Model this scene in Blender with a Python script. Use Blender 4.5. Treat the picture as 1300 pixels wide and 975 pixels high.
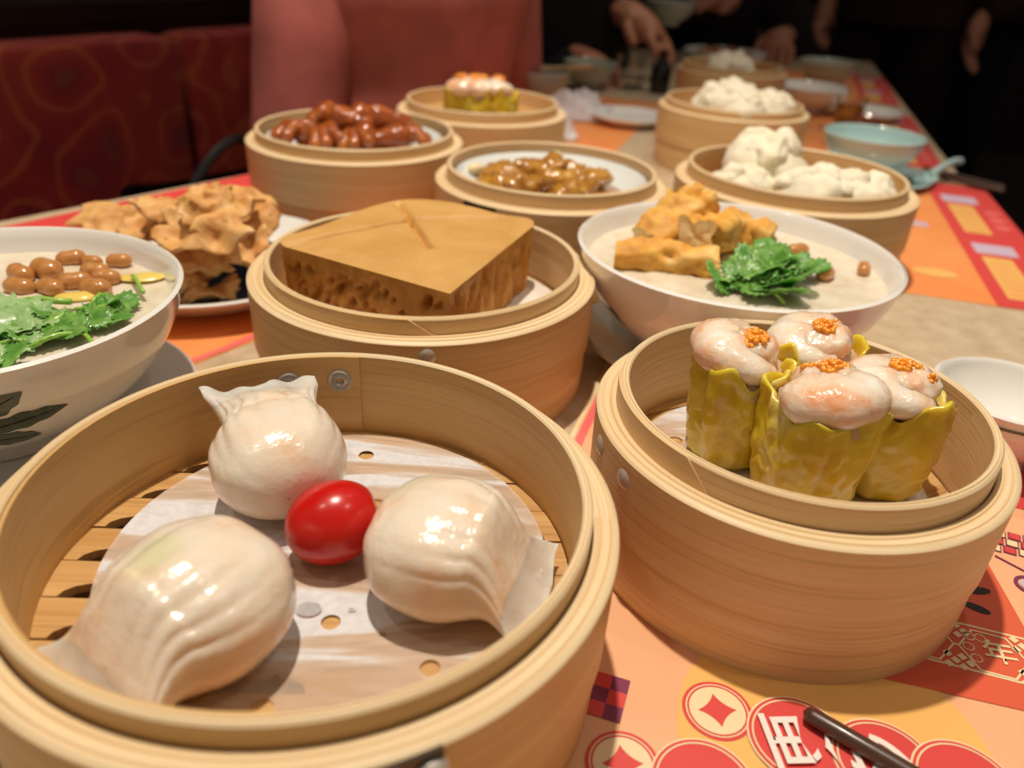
import bpy, bmesh, math, random
from mathutils import Vector, Matrix, Euler, noise as mnoise
PI = math.pi
for o in list(bpy.data.objects): bpy.data.objects.remove(o, do_unlink=True)
scene = bpy.context.scene
COL = scene.collection
R = random.Random(7)
T = 0.75                                   # height of the table top above the floor

# ------------------------------------------------------------------ camera
F_PX, PITCH, ROLL, CAM_H = 1002.43, math.radians(29.38), math.radians(3.394), 0.2281
cp, sp = math.cos(PITCH), math.sin(PITCH)
FW = Vector((0, cp, -sp)); r0 = Vector((1, 0, 0)); u0 = Vector((0, sp, cp))
RT = math.cos(ROLL)*r0 + math.sin(ROLL)*u0
UP = -math.sin(ROLL)*r0 + math.cos(ROLL)*u0
cam_d = bpy.data.cameras.new('camera'); cam = bpy.data.objects.new('camera', cam_d); COL.objects.link(cam)
m3 = Matrix((RT, UP, -FW)).transposed()
cam.matrix_world = Matrix.Translation((0, 0, CAM_H+T)) @ m3.to_4x4()
cam_d.sensor_width = 36; cam_d.lens = F_PX/1300*36; cam_d.clip_start = 0.01
cam_d.dof.use_dof = True; cam_d.dof.focus_distance = 0.315; cam_d.dof.aperture_fstop = 7.0
scene.camera = cam
def at(px, py, z):                          # pixel -> point on the plane z above the table top
    d = FW + (px-650)/F_PX*RT - (py-487.5)/F_PX*UP
    t = (z-CAM_H)/d.z
    return Vector((d.x*t, d.y*t, z))

# ------------------------------------------------------------------ world, lights, exposure
w = bpy.data.worlds.new('world'); scene.world = w; w.use_nodes = True
bg = w.node_tree.nodes['Background']; bg.inputs[0].default_value = (1.0, 0.86, 0.73, 1); bg.inputs[1].default_value = 0.15
def spot(loc, power, color, angle, size, target, blend=0.6):
    l = bpy.data.lights.new('ceiling_downlight', 'SPOT'); l.energy = power; l.color = color
    l.spot_size = math.radians(angle); l.spot_blend = blend; l.shadow_soft_size = size
    o = bpy.data.objects.new('ceiling_downlight', l); COL.objects.link(o)
    o.location = (loc[0], loc[1], loc[2]+T)
    o.rotation_euler = (Vector(target)-Vector(loc)).to_track_quat('-Z', 'Y').to_euler()
    return o
WARM = (1.0, 0.88, 0.73)
spot((-0.13, 0.46, 1.75), 84, WARM, 62, 0.028, (0.02, 0.36, 0), 0.7)
spot((0.55, 1.15, 1.75), 20, WARM, 62, 0.045, (0.45, 1.05, 0), 0.7)
spot((-0.75, 0.05, 1.75), 8, WARM, 75, 0.05, (-0.6, 0.25, 0), 0.7)
spot((0.75, 0.05, 1.75), 7, WARM, 70, 0.05, (0.5, 0.2, 0), 0.7)
spot((-0.50, 0.80, 1.75), 20, WARM, 46, 0.05, (-0.72, 1.02, 0), 0.8)
vs = scene.view_settings
vs.view_transform = 'Standard'; vs.look = 'None'; vs.gamma = 1; vs.exposure = 0.36
vs.use_curve_mapping = False

# ------------------------------------------------------------------ materials
def rgb(h):
    h = h.lstrip('#'); c = [int(h[i:i+2], 16)/255 for i in (0, 2, 4)]
    return tuple(x/12.92 if x <= .04045 else ((x+.055)/1.055)**2.4 for x in c) + (1,)
class MT:
    def __init__(s, name):
        s.m = bpy.data.materials.new(name); s.m.use_nodes = True; s.t = s.m.node_tree
        s.b = s.t.nodes['Principled BSDF']; s.out = s.t.nodes['Material Output']
    def n(s, typ, **kw):
        nd = s.t.nodes.new(typ)
        for k, v in kw.items():
            if k.startswith('i_'): nd.inputs[k[2:].replace('_', ' ')].default_value = v
            else: setattr(nd, k, v)
        return nd
    def l(s, a, b): s.t.links.new(a, b)
    def set(s, **kw):
        for k, v in kw.items(): s.b.inputs[k.replace('_', ' ')].default_value = v
        return s
    def coord(s, kind='Object', scale=(1, 1, 1), loc=(0, 0, 0), rot=(0, 0, 0)):
        tc = s.n('ShaderNodeTexCoord'); mp = s.n('ShaderNodeMapping')
        mp.inputs['Scale'].default_value = scale; mp.inputs['Location'].default_value = loc; mp.inputs['Rotation'].default_value = rot
        s.l(tc.outputs[kind], mp.inputs['Vector']); return mp.outputs[0]
    def noise(s, vec, scale, detail=3, rough=.5, dist=0):
        nd = s.n('ShaderNodeTexNoise'); nd.inputs['Scale'].default_value = scale; nd.inputs['Detail'].default_value = detail
        nd.inputs['Roughness'].default_value = rough; nd.inputs['Distortion'].default_value = dist
        s.l(vec, nd.inputs['Vector']); return nd.outputs['Fac']
    def ramp(s, fac, stops):
        nd = s.n('ShaderNodeValToRGB'); e = nd.color_ramp.elements
        while len(e) < len(stops): e.new(0.5)
        for k, (p, c) in enumerate(stops): e[k].position = p; e[k].color = c if len(c) == 4 else (*c, 1)
        s.l(fac, nd.inputs[0]); return nd.outputs[0]
    def mix(s, fac, a, b, mode='MIX'):
        nd = s.n('ShaderNodeMix', data_type='RGBA', blend_type=mode)
        if hasattr(fac, 'links') or hasattr(fac, 'is_linked'): s.l(fac, nd.inputs[0])
        else: nd.inputs[0].default_value = fac
        for k, v in ((6, a), (7, b)):
            if isinstance(v, tuple): nd.inputs[k].default_value = v
            else: s.l(v, nd.inputs[k])
        return nd.outputs[2]
    def bump(s, h, strength=.3, dist=.001):
        nd = s.n('ShaderNodeBump'); nd.inputs['Strength'].default_value = strength; nd.inputs['Distance'].default_value = dist
        s.l(h, nd.inputs['Height']); s.l(nd.outputs[0], s.b.inputs['Normal']); return nd
    def col(s, c):
        if isinstance(c, tuple): s.b.inputs['Base Color'].default_value = c
        else: s.l(c, s.b.inputs['Base Color'])
        return s
BW = lambda v: (v, v, v, 1)
def plain(name, c, rough=.5, spec=.5, var=.0, scale=30, coat=0, metal=0, bump=0, sss=0, sssr=(1, .5, .3), ssss=.006):
    M = MT(name); c = rgb(c) if isinstance(c, str) else c
    v = M.coord()
    f = M.noise(v, scale, 4)
    if var:
        d = tuple(max(0, x*(1-var)) for x in c[:3])+(1,); b = tuple(min(1, x*(1+var)) for x in c[:3])+(1,)
        M.col(M.ramp(f, [(.3, d), (.7, b)]))
    else: M.col(c)
    M.set(Roughness=rough, Metallic=metal, Coat_Weight=coat, Coat_Roughness=.12)
    M.b.inputs['Specular IOR Level'].default_value = spec
    if bump: M.bump(f, bump, .002)
    if sss:
        M.set(Subsurface_Weight=sss, Subsurface_Scale=ssss); M.b.inputs['Subsurface Radius'].default_value = sssr
    return M.m
def bamboo(name, light, dark, uv=True, knots=.5, seed=0, kind=None):
    M = MT(name); k = 'UV' if uv else 'Object'
    v1 = M.coord(k, (9, 900, 9), (seed, seed, 0)); v2 = M.coord(k, (5, 130, 5), (seed, 0, seed)); v3 = M.coord(k, (9, 9, 9), (seed, 3, 0))
    f1 = M.noise(v1, 1, 2, .5); f2 = M.noise(v2, 1, 3, .55); f3 = M.noise(v3, 1, 2)
    c1 = M.ramp(f2, [(.22, dark), (.70, light)])
    c2 = M.mix(M.ramp(f1, [(.34, BW(.5)), (.46, BW(0))]), c1, tuple(x*.72 for x in dark[:3])+(1,))
    c3 = M.mix(M.ramp(f3, [(.4, BW(0)), (.75, BW(.4))]), c2, tuple(x*y for x, y in zip(light[:3], (.88, .70, .52)))+(1,))
    v4 = M.coord(k, (14, 60, 14), (seed*2, 1, 0)); f4 = M.noise(v4, 1, 3, .7)
    c4 = M.mix(M.ramp(f4, [(.70, BW(0)), (.80, BW(knots))]), c3, rgb('#6b3a17'))
    M.col(c4).set(Roughness=.42); M.b.inputs['Specular IOR Level'].default_value = .35
    M.bump(f1, .25, .0006)
    return M.m
BAM_A = bamboo('bamboo_amber', rgb('#dcb679'), rgb('#c79a5e'), seed=1)
BAM_B = bamboo('bamboo_pale', rgb('#ebcda0'), rgb('#dcb37d'), seed=4, knots=.3)
BAM_C = bamboo('bamboo_honey', rgb('#e4c595'), rgb('#d0a56c'), seed=9, knots=.2)
BAM_RIM = bamboo('bamboo_cut_edge', rgb('#f4e1bd'), rgb('#e6c997'), seed=6, knots=0)
BAM_SLAT = bamboo('bamboo_slat', rgb('#dcb57a'), rgb('#b98a50'), uv=False, seed=2, knots=.4)
METAL = plain('rivet_steel', '#c4bcb0', .3, metal=.35, var=.15, scale=400)
DARKMETAL = plain('dark_clip_steel', '#4a4038', .3, metal=1, var=.2, scale=300)
PORC = plain('white_porcelain', '#f4f2ec', .12, .6, coat=.4, var=.02)
PORC_B = plain('bluish_white_porcelain', '#eaf0ee', .12, .6, coat=.4, var=.02)
PORC_AQUA = plain('aqua_porcelain', '#b9d8d6', .15, .6, coat=.4, var=.03)
PORC_GREY = plain('grey_green_stoneware', '#aab0a2', .2, .6, coat=.3, var=.05)

# ------------------------------------------------------------------ mesh helpers
class MB:
    def __init__(s): s.v = []; s.f = []; s.uv = []
    def quad(s, a, b, c, d, uvs=None): s.f.append((a, b, c, d)); s.uv.append(uvs or ((0, 0),)*4)
    def lathe(s, prof, n=64, a0=0., a1=2*PI, closed=True, wob=None, jitter=None):
        full = abs(a1-a0-2*PI) < 1e-6; cols = n if full else n+1; b = len(s.v); m = len(prof)
        for i in range(cols):
            a = a0+(a1-a0)*i/n
            for (r, z) in prof:
                rr = r+(wob(a, z) if wob else 0); s.v.append((rr*math.cos(a), rr*math.sin(a), z))
        L = [0.]
        for k in range(m): q, p = prof[(k+1) % m], prof[k]; L.append(L[-1]+math.hypot(q[0]-p[0], q[1]-p[1]))
        rm = max(p[0] for p in prof)
        for i in range(n):
            j = (i+1) % cols; u_a, u_b = (a0+(a1-a0)*i/n)*rm, (a0+(a1-a0)*(i+1)/n)*rm
            for k in range(m if closed else m-1):
                kk = (k+1) % m
                s.quad(b+i*m+k, b+j*m+k, b+j*m+kk, b+i*m+kk, ((u_a, L[k]), (u_b, L[k]), (u_b, L[k+1]), (u_a, L[k+1])))
        if not full and closed:
            s.f.append(tuple(b+k for k in range(m))[::1]); s.uv.append(((0, 0),)*m)
            e = b+n*m; s.f.append(tuple(e+k for k in range(m))[::-1]); s.uv.append(((0, 0),)*m)
        return s
    def grid(s, nu, nv, fn, wrap_u=False, wrap_v=False):
        b = len(s.v)
        for i in range(nu):
            for j in range(nv): s.v.append(tuple(fn(i/(nu if wrap_u else nu-1), j/(nv if wrap_v else nv-1))))
        for i in range(nu if wrap_u else nu-1):
            for j in range(nv if wrap_v else nv-1):
                i2, j2 = (i+1) % nu, (j+1) % nv
                s.quad(b+i*nv+j, b+i2*nv+j, b+i2*nv+j2, b+i*nv+j2)
        return s
    def tube(s, pts, rad, n=8, cap=True):
        pts = [Vector(p) for p in pts]; b = len(s.v); N = len(pts)
        rad = rad if isinstance(rad, (list, tuple)) else [rad]*N
        up = Vector((0, 0, 1)); prev = None
        for i, p in enumerate(pts):
            t = (pts[min(i+1, N-1)]-pts[max(i-1, 0)]).normalized()
            if prev is None:
                x = t.orthogonal().normalized()
            else: x = (prev - t*prev.dot(t)).normalized()
            prev = x; y = t.cross(x)
            for k in range(n):
                a = 2*PI*k/n; s.v.append(tuple(p+rad[i]*(math.cos(a)*x+math.sin(a)*y)))
        for i in range(N-1):
            for k in range(n):
                k2 = (k+1) % n; s.quad(b+i*n+k, b+i*n+k2, b+(i+1)*n+k2, b+(i+1)*n+k)
        if cap:
            for e, rev in ((0, True), (N-1, False)):
                c = len(s.v); tt = (pts[0]-pts[1]) if e == 0 else (pts[-1]-pts[-2])
                s.v.append(tuple(pts[e]+tt.normalized()*rad[e]*.5))
                for k in range(n):
                    k2 = (k+1) % n; f = (b+e*n+k, b+e*n+k2, c)
                    s.f.append(f[::-1] if rev else f); s.uv.append(((0, 0),)*3)
        return s
    def blob(s, c, rad, amp=0., freq=40., seed=0., nu=18, nv=12, rot=None, flat=None, ridge=0):
        c = Vector(c); so = Vector((seed*3.1, seed*1.7, seed*.9)); M = rot.to_matrix() if rot else Matrix.Identity(3)
        b = len(s.v)
        for j in range(nv+1):
            ph = PI*j/nv
            for i in range(nu):
                th = 2*PI*i/nu; d = Vector((math.sin(ph)*math.cos(th), math.sin(ph)*math.sin(th), math.cos(ph)))
                p = Vector((d.x*rad[0], d.y*rad[1], d.z*rad[2]))
                k = mnoise.fractal((p*freq+so), .9, 2.1, 3) if amp else 0
                if ridge: k = 1-2*abs(k)**.8
                p = p + d*amp*k
                p = M @ p + c
                if flat is not None and p.z < flat: p.z = flat+(p.z-flat)*.06
                s.v.append(tuple(p))
        for j in range(nv):
            for i in range(nu):
                i2 = (i+1) % nu; s.quad(b+j*nu+i, b+(j+1)*nu+i, b+(j+1)*nu+i2, b+j*nu+i2)
        return s
    def box(s, c, size, rot=None):
        b = len(s.v); M = rot.to_matrix() if rot else Matrix.Identity(3)
        for x in (-.5, .5):
            for y in (-.5, .5):
                for z in (-.5, .5): s.v.append(tuple(Vector(c)+M @ Vector((x*size[0], y*size[1], z*size[2]))))
        for f in ((0, 1, 3, 2), (4, 6, 7, 5), (0, 4, 5, 1), (2, 3, 7, 6), (0, 2, 6, 4), (1, 5, 7, 3)):
            s.quad(*(b+k for k in f))
        return s
    def prism(s, poly, z0, z1):
        b = len(s.v); n = len(poly)
        for (x, y) in poly: s.v.append((x, y, z0))
        for (x, y) in poly: s.v.append((x, y, z1))
        s.f.append(tuple(b+k for k in range(n))[::-1]); s.uv.append(((0, 0),)*n)
        s.f.append(tuple(b+n+k for k in range(n))); s.uv.append(((0, 0),)*n)
        for k in range(n):
            k2 = (k+1) % n; s.quad(b+k, b+k2, b+n+k2, b+n+k)
        return s
    def build(s, name, mat, parent=None, smooth=True, loc=None, rot=None, bevel=0, sharp=40):
        me = bpy.data.meshes.new(name); me.from_pydata([tuple(v) for v in s.v], [], s.f)
        if any(u != ((0, 0),)*len(u) for u in s.uv[:4]):
            ul = me.uv_layers.new(name='UVMap'); k = 0
            for f in s.uv:
                for c in f: ul.data[k].uv = c; k += 1
        bm = bmesh.new(); bm.from_mesh(me); bmesh.ops.recalc_face_normals(bm, faces=bm.faces)
        if bevel: bmesh.ops.bevel(bm, geom=list(bm.edges), offset=bevel, segments=2, affect='EDGES', profile=.6)
        bm.to_mesh(me); bm.free(); me.validate()
        o = bpy.data.objects.new(name, me); COL.objects.link(o)
        for mm in (mat if isinstance(mat, (list, tuple)) else [mat]): me.materials.append(mm)
        if smooth:
            me.shade_smooth()
            try: me.set_sharp_from_angle(angle=math.radians(sharp))
            except Exception: pass
        if parent: o.parent = parent
        if loc is not None: o.location = loc
        if rot is not None: o.rotation_euler = rot
        return o
def thing(name, label, cat, loc=(0, 0, 0), rotz=0, group=None):
    o = bpy.data.objects.new(name, None); COL.objects.link(o); o.empty_display_size = .02
    o.location = (loc[0], loc[1], loc[2]+T); o.rotation_euler = (0, 0, rotz)
    return tag(o, label, cat, group)
def tag(o, label, cat, group=None, kind=None):
    if label: o['label'] = label
    if cat: o['category'] = cat
    if group: o['group'] = group
    if kind: o['kind'] = kind
    return o
def top(o, label, cat, loc, rot=(0, 0, 0), group=None):   # a thing that is one mesh
    o.location = (loc[0], loc[1], loc[2]+T); o.rotation_euler = rot
    return tag(o, label, cat, group)
def struct(o, loc=(0, 0, 0)):
    o['kind'] = 'structure'; o.location = (loc[0], loc[1], loc[2]+T); return o
def copy_tree(o, parent=None):
    c = o.copy(); COL.objects.link(c); c.parent = parent
    for ch in list(o.children): copy_tree(ch, c)
    return c
def flat2d(name, splines, mat, parent, z, extrude=.0):      # filled outlines (inner outlines become holes)
    cu = bpy.data.curves.new(name, 'CURVE'); cu.dimensions = '2D'; cu.fill_mode = 'BOTH' if extrude else 'FRONT'; cu.extrude = extrude
    for pts in splines:
        sl = cu.splines.new('POLY'); sl.points.add(len(pts)-1); sl.use_cyclic_u = True
        for k, p in enumerate(pts): sl.points[k].co = (p[0], p[1], 0, 1)
    return curve_mesh(name, cu, mat, parent, (0, 0, z))
def curve_mesh(name, cu, mat, parent, loc, rot=(0, 0, 0)):
    t = bpy.data.objects.new('tmp', cu); COL.objects.link(t)
    bpy.context.view_layer.update()
    me = bpy.data.meshes.new_from_object(t.evaluated_get(bpy.context.evaluated_depsgraph_get()))
    bpy.data.objects.remove(t); bpy.data.curves.remove(cu)
    me.name = name; me.materials.clear(); me.materials.append(mat)
    o = bpy.data.objects.new(name, me); COL.objects.link(o); o.parent = parent; o.location = loc; o.rotation_euler = rot
    return o
def inside(q, cx, cy, rmax):                 # keep a food piece within its steamer
    d = Vector((q[0]-cx, q[1]-cy)); k = min(1, rmax/max(d.length, 1e-6)); return (cx+d.x*k, cy+d.y*k)
def circ(cx, cy, r, n=40, ph=0, sy=1.): return [(cx+r*math.cos(ph+2*PI*k/n), cy+sy*r*math.sin(ph+2*PI*k/n)) for k in range(n)]
def text(name, body, size, mat, parent, loc, rot):
    cu = bpy.data.curves.new(name, 'FONT'); cu.body = body; cu.size = size; cu.align_x = 'CENTER'; cu.align_y = 'CENTER'; cu.offset = size*.012
    return curve_mesh(name, cu, mat, parent, loc, (0, 0, rot))
# ================================================================== room shell
def wallmat(name, c1, c2, scale, rough=.5):
    M = MT(name); v = M.coord(); f = M.noise(v, scale, 5, .6, 1.2)
    M.col(M.ramp(f, [(.35, rgb(c1)), (.7, rgb(c2))])).set(Roughness=rough); M.bump(f, .1, .005); return M.m
CARPET = wallmat('dark_carpet', '#1a0f0d', '#2c1613', 18, .95)
DARKWALL = wallmat('dark_brown_panelling', '#120b09', '#22140f', 3, .5)
MARBLE = wallmat('black_veined_stone', '#0b0a0a', '#5c5148', 7, .25)
struct(MB().box((.6, 2.0, -.775), (7.2, 6.4, .05)).build('floor', CARPET, smooth=False))
struct(MB().box((.6, 5.0, .55), (7.2, .06, 2.6)).build('wall_back', DARKWALL, smooth=False))
struct(MB().box((3.9, 2.0, .55), (.06, 6.0, 2.6)).build('wall_right', DARKWALL, smooth=False))
# bench line: back rest runs along the left side of the table
BD = Vector((.53, .848, 0)).normalized(); BN = Vector((-BD.y, BD.x, 0)); BP = Vector((-.655, 1.037, 0)); BA = math.atan2(BD.y, BD.x)
wl = MB().box((1.1, .26, .55), (4.2, .06, 2.6)).build('wall_left', MARBLE, smooth=False); struct(wl, (BP.x, BP.y, 0)); wl.rotation_euler = (0, 0, BA)

# ================================================================== bench
def upholstery():
    M = MT('red_swirl_upholstery'); v = M.coord(scale=(1, 1, 1)); n1 = M.noise(v, 4, 2, .5, 1.5)
    nt = M.n('ShaderNodeTexNoise'); nt.inputs['Scale'].default_value = 6; M.l(v, nt.inputs['Vector'])
    va = M.n('ShaderNodeVectorMath', operation='MULTIPLY_ADD'); M.l(nt.outputs['Color'], va.inputs[0]); va.inputs[1].default_value = (.10, .10, .10); M.l(v, va.inputs[2])
    vo = M.n('ShaderNodeTexVoronoi', feature='SMOOTH_F1'); vo.inputs['Scale'].default_value = 7.5; vo.inputs['Smoothness'].default_value = .35; M.l(va.outputs[0], vo.inputs['Vector'])
    mu = M.n('ShaderNodeMath', operation='MULTIPLY'); mu.inputs[1].default_value = 26; M.l(vo.outputs['Distance'], mu.inputs[0])
    si = M.n('ShaderNodeMath', operation='SINE'); M.l(mu.outputs[0], si.inputs[0])
    c = M.ramp(n1, [(.3, rgb('#6b1220')), (.5, rgb('#8f2020')), (.72, rgb('#a63c22'))])
    c = M.mix(M.ramp(si.outputs[0], [(.55, BW(0)), (.95, BW(.45))]), c, rgb('#b5602f'))
    c = M.mix(M.ramp(vo.outputs['Distance'], [(.02, BW(.7)), (.22, BW(0))]), c, rgb('#4c1030'))
    M.col(c).set(Roughness=.45, Sheen_Weight=.15); M.bump(n1, .1, .003); return M.m
UPH = upholstery(); DKWOOD = plain('black_brown_wood', '#1a0f0b', .35, var=.3, scale=9)
bench = thing('banquette_bench', 'long red swirl-patterned banquette bench along the wall', 'bench', (BP.x, BP.y, -T), BA)
MB().box((1.1, -.05, .21), (3.9, .42, .30)).build('seat_base', DKWOOD, bench, False)
def cushion(x0, x1, y0, y1, z0, z1, rad=.03):
    return MB().box(((x0+x1)/2, (y0+y1)/2, (z0+z1)/2), (x1-x0, y1-y0, z1-z0))
sm = (at(252, 42, .085)-BP); sm.z = 0; sm = sm.dot(BD); sL = [-.80, sm-.62, sm, sm+.62, sm+1.24, sm+1.86, 3.05]
for a, b in zip(sL[:-1], sL[1:]):
    cushion(a+.003, b-.003, -.30, .14, .365, .45).build('seat_cushion', UPH, bench, bevel=.02)
    c = cushion(a+.007, b-.007, 0, .09, .44, T+.078).build('back_cushion', UPH, bench, bevel=.022)
MB().box((1.1, .155, .44), (3.9, .12, .80)).build('back_panel', DKWOOD, bench, False)
MB().box((1.1, .15, .855), (3.9, .14, .025)).build('top_rail', DKWOOD, bench, False)

# ================================================================== table
def laminate():
    M = MT('beige_laminate'); v = M.coord(); f = M.noise(v, 60, 5, .6); g = M.noise(v, 6, 2)
    c = M.ramp(f, [(.35, rgb('#bda687')), (.65, rgb('#d3bfa1'))]); c = M.mix(M.ramp(g, [(.4, BW(0)), (.7, BW(.3))]), c, rgb('#c7ae8c'))
    M.col(c).set(Roughness=.42); M.bump(f, .05, .001); return M.m
LAM = laminate()
TBL = [(.168, -.35), (.872, 2.2), (.17, 2.18), (.02, 1.45), (-.05, 1.12), (-.38, .70), (-.752, .23), (-.45, -.35)]
table = thing('dining_table', 'long beige laminate restaurant table covered with dishes', 'table', (0, 0, -T))
MB().prism(TBL, T-.03, T).build('tabletop', LAM, table, False)
for (x, y) in ((.12, -.25), (.78, 2.1), (.25, 2.1), (-.36, -.25), (-.6, .28), (.38, .8)):
    MB().box((x, y, (T-.03)/2), (.05, .05, T-.03)).build('leg', DKWOOD, table, False)

# ================================================================== printed paper placemats
def paper(name, c1, c2, rough=.55):
    M = MT(name); v = M.coord(); f = M.noise(v, 9, 3); g = M.noise(v, 900, 2)
    M.col(M.ramp(f, [(.3, rgb(c1)), (.7, rgb(c2))])).set(Roughness=rough); M.bump(g, .05, .0003); return M.m
P_PEACH = paper('print_peach', '#efb083', '#f2bd8f'); P_ORANGE = paper('print_orange', '#ee8b49', '#f3a561')
P_RED = paper('print_red', '#d8433f', '#de4a45'); P_CORAL = paper('print_coral', '#db5a3a', '#e06640')
P_CREAM = paper('print_cream', '#f1d9a8', '#f3deb4'); P_YEL = paper('print_yellow', '#f0b865', '#f2c06c'); P_PURP = paper('print_plum', '#7c2a4c', '#86305a')
P_PINK = paper('print_pink', '#ee6a6a', '#f07a74'); P_WHITE = paper('print_white', '#efe4da', '#f5ece4'); P_BLACK = paper('print_black', '#1c1210', '#241612'); P_LILAC = paper('print_lilac', '#c9b6cf', '#d8c6d6')
MATZ = .0006
def mat_thing(label, ox, oy, ang, a0, a1, b0, b1, base, group=None):
    t = thing('paper_placemat', label, 'placemat', (ox, oy, .0001), ang, group)
    MB().box(((a0+a1)/2, (b0+b1)/2, .0002), (a1-a0, b1-b0, .0004)).build('sheet', base, t, False)
    t['_f'] = (ox, oy, ang); return t
def tol(t, p):
    ox, oy, an = t['_f']; dx, dy = p[0]-ox, p[1]-oy; c, s = math.cos(an), math.sin(an)
    return (dx*c+dy*s, -dx*s+dy*c)
def pp(t, pts): return [tol(t, at(x, y, 0)) for x, y in pts]
def pr(t, name, splines, m, lev=1): return flat2d(name, splines, m, t, MATZ+.00012*lev)
MA = -math.radians(16.86)
front = mat_thing('peach paper placemat with red coins under the two near steamers', .0775, .184, MA, -.092, .205, -.17, .25, P_PEACH)
pr(front, 'printed_stripe', [[(-.092, -.17), (-.0895, -.17), (-.0895, .25), (-.092, .25)]], P_CREAM)
pr(front, 'printed_stripe', [[(-.0885, -.17), (-.084, -.17), (-.084, .25), (-.0885, .25)]], P_PINK)
pr(front, 'printed_disc', [circ(*pp(front, [(1060, 950)])[0], .052, 60)], P_YEL, .5)
pr(front, 'printed_panel', [[(-.02, .030), (.120, .040), (.104, .125), (.092, .165), (-.02, .165)]], P_CORAL, 1)
pr(front, 'printed_panel', [[(.0, .176), (.205, .168), (.205, .25), (.0, .25)]], P_RED, 1)
# checker
for i in range(3):
    for j in range(3):
        x0, y0 = -.0495+i*.0062, -.0175+j*.0062
        pr(front, 'printed_square', [[(x0, y0), (x0+.0062, y0), (x0+.0062, y0+.0062), (x0, y0+.0062)]], P_PURP if (i+j) % 2 == 0 else P_RED, 2)
def coin(t, c, r, rot):
    pr(t, 'printed_coin', [circ(*c, r, 56)], P_RED, 2); pr(t, 'printed_coin_line', [circ(*c, r*.90, 56), circ(*c, r*.86, 56)], P_CREAM, 3)
    pr(t, 'printed_coin_face', [circ(*c, r*.80, 56)], P_CREAM, 3)
    star = []
    for q in range(4):
        a = rot+q*PI/2; b = a+PI/2
        A = Vector((math.cos(a), math.sin(a)))*r*.56; B = Vector((math.cos(b), math.sin(b)))*r*.56; C = (A+B)*.30
        for k in range(6):
            f = k/6; p = A*(1-f)**2+2*f*(1-f)*C+B*f*f; star.append((c[0]+p.x, c[1]+p.y))
    pr(t, 'printed_star', [star], P_RED, 4)
c0 = pp(front, [(910, 904)])[0]; coin(front, c0, .0120, math.radians(20))
coin(front, pp(front, [(790, 972)])[0], .0120, math.radians(20))
def seal(t, c, r, lev=4):
    pr(t, 'printed_seal', [circ(*c, r, 56)], P_CREAM, lev); pr(t, 'printed_seal_face', [circ(*c, r*.96, 56)], P_RED, lev+1); pr(t, 'printed_seal_line', [circ(*c, r*.90, 56), circ(*c, r*.865, 56)], P_CREAM, lev+2)
cz = pp(front, [(1012, 941), (1122, 973), (893, 1000), (1225, 1003)])
for k, c in enumerate((cz[2], cz[0], cz[1], cz[3])): seal(front, c, .0168, 4+3*k)
gr = math.radians(112)
text('printed_character', '更', .0235, P_WHITE, front, (cz[0][0]+.001, cz[0][1]-.0015, MATZ+.00012*20), gr)
text('printed_character', '多', .0235, P_WHITE, front, (cz[1][0]+.001, cz[1][1]-.0005, MATZ+.00012*20), gr)
# hexagon border
b0, b1 = .0508, .0752
for bb in (b0, b1): pr(front, 'printed_line', [[(.03, bb), (.117, bb+.001), (.117, bb+.002), (.03, bb+.001)]], P_CREAM, 2)
def ngon_ring(c, r, n, wdt, ph=0): return [circ(*c, r, n, ph), circ(*c, r-wdt, n, ph)]
for k, a in enumerate((.045, .071, .097)):
    pr(front, 'printed_hexagon', ngon_ring((a, .0635), .0125, 6, .0009), P_CREAM, 3)
    for sg in (-1, 1):
        for i in range(4):
            for j in range(3):
                x, y = a+.013+(i-1.5)*.0026, .0635+sg*.0085+(j-1)*.0026
                if (i+j) % 2 == 0: pr(front, 'printed_diamond', [circ(x, y, .0019, 4, 0)], P_CREAM, 3)
    pr(front, 'printed_line', [[(a+.0125, .063), (a+.0135, .063), (a+.0135, .0642), (a+.0125, .0642)]], P_CREAM, 3)
for (x, y) in ((.0895, .0700), (.0935, .0705), (.0885, .0642), (.0905, .0588)):
    pr(front, 'printed_ring', ngon_ring((x, y), .0022, 16, .0005), P_CREAM, 3)
text('printed_character', '年', .0125, P_CREAM, front, (.0995, .0642, MATZ+.00012*4), math.radians(8))
for p in ((1241, 752), (1239, 774)):
    c = pp(front, [p])[0]; a = math.radians(-15 if p[1] > 760 else 20)
    pr(front, 'printed_brush_mark', [[(c[0]+.0052*math.cos(t)*math.cos(a)-.0022*math.sin(t)*math.sin(a), c[1]+.0052*math.cos(t)*math.sin(a)+.0022*math.sin(t)*math.cos(a)) for t in [2*PI*k/20 for k in range(20)]]], P_BLACK, 3)
fc = pp(front, [(1284, 692)])[0]
for i in range(4):
    for j in range(3):
        x, y = fc[0]+(i-1)*.0062+(j-1)*.002, fc[1]+(j-1)*.0058
        rr = lambda s: [(x+s*.0024, y+s*.0018), (x-s*.0018, y+s*.0024), (x-s*.0024, y-s*.0018), (x+s*.0018, y-s*.0024)]
        pr(front, 'printed_firecracker', [rr(1.25)], P_PURP, 2); pr(front, 'printed_firecracker', [rr(1.0)], P_RED if (i+j) % 2 else P_CREAM, 3)
fl = pp(front, [(1262, 706), (1300, 726), (1300, 728), (1262, 708)]); pr(front, 'printed_line', [fl], P_PURP, 2)
c = pp(front, [(1306, 745)])[0]; pr(front, 'printed_scroll', ngon_ring(c, .006, 24, .0016), P_PURP, 2); pr(front, 'printed_scroll', [circ(*c, .0036, 24)], P_LILAC, 2)
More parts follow.
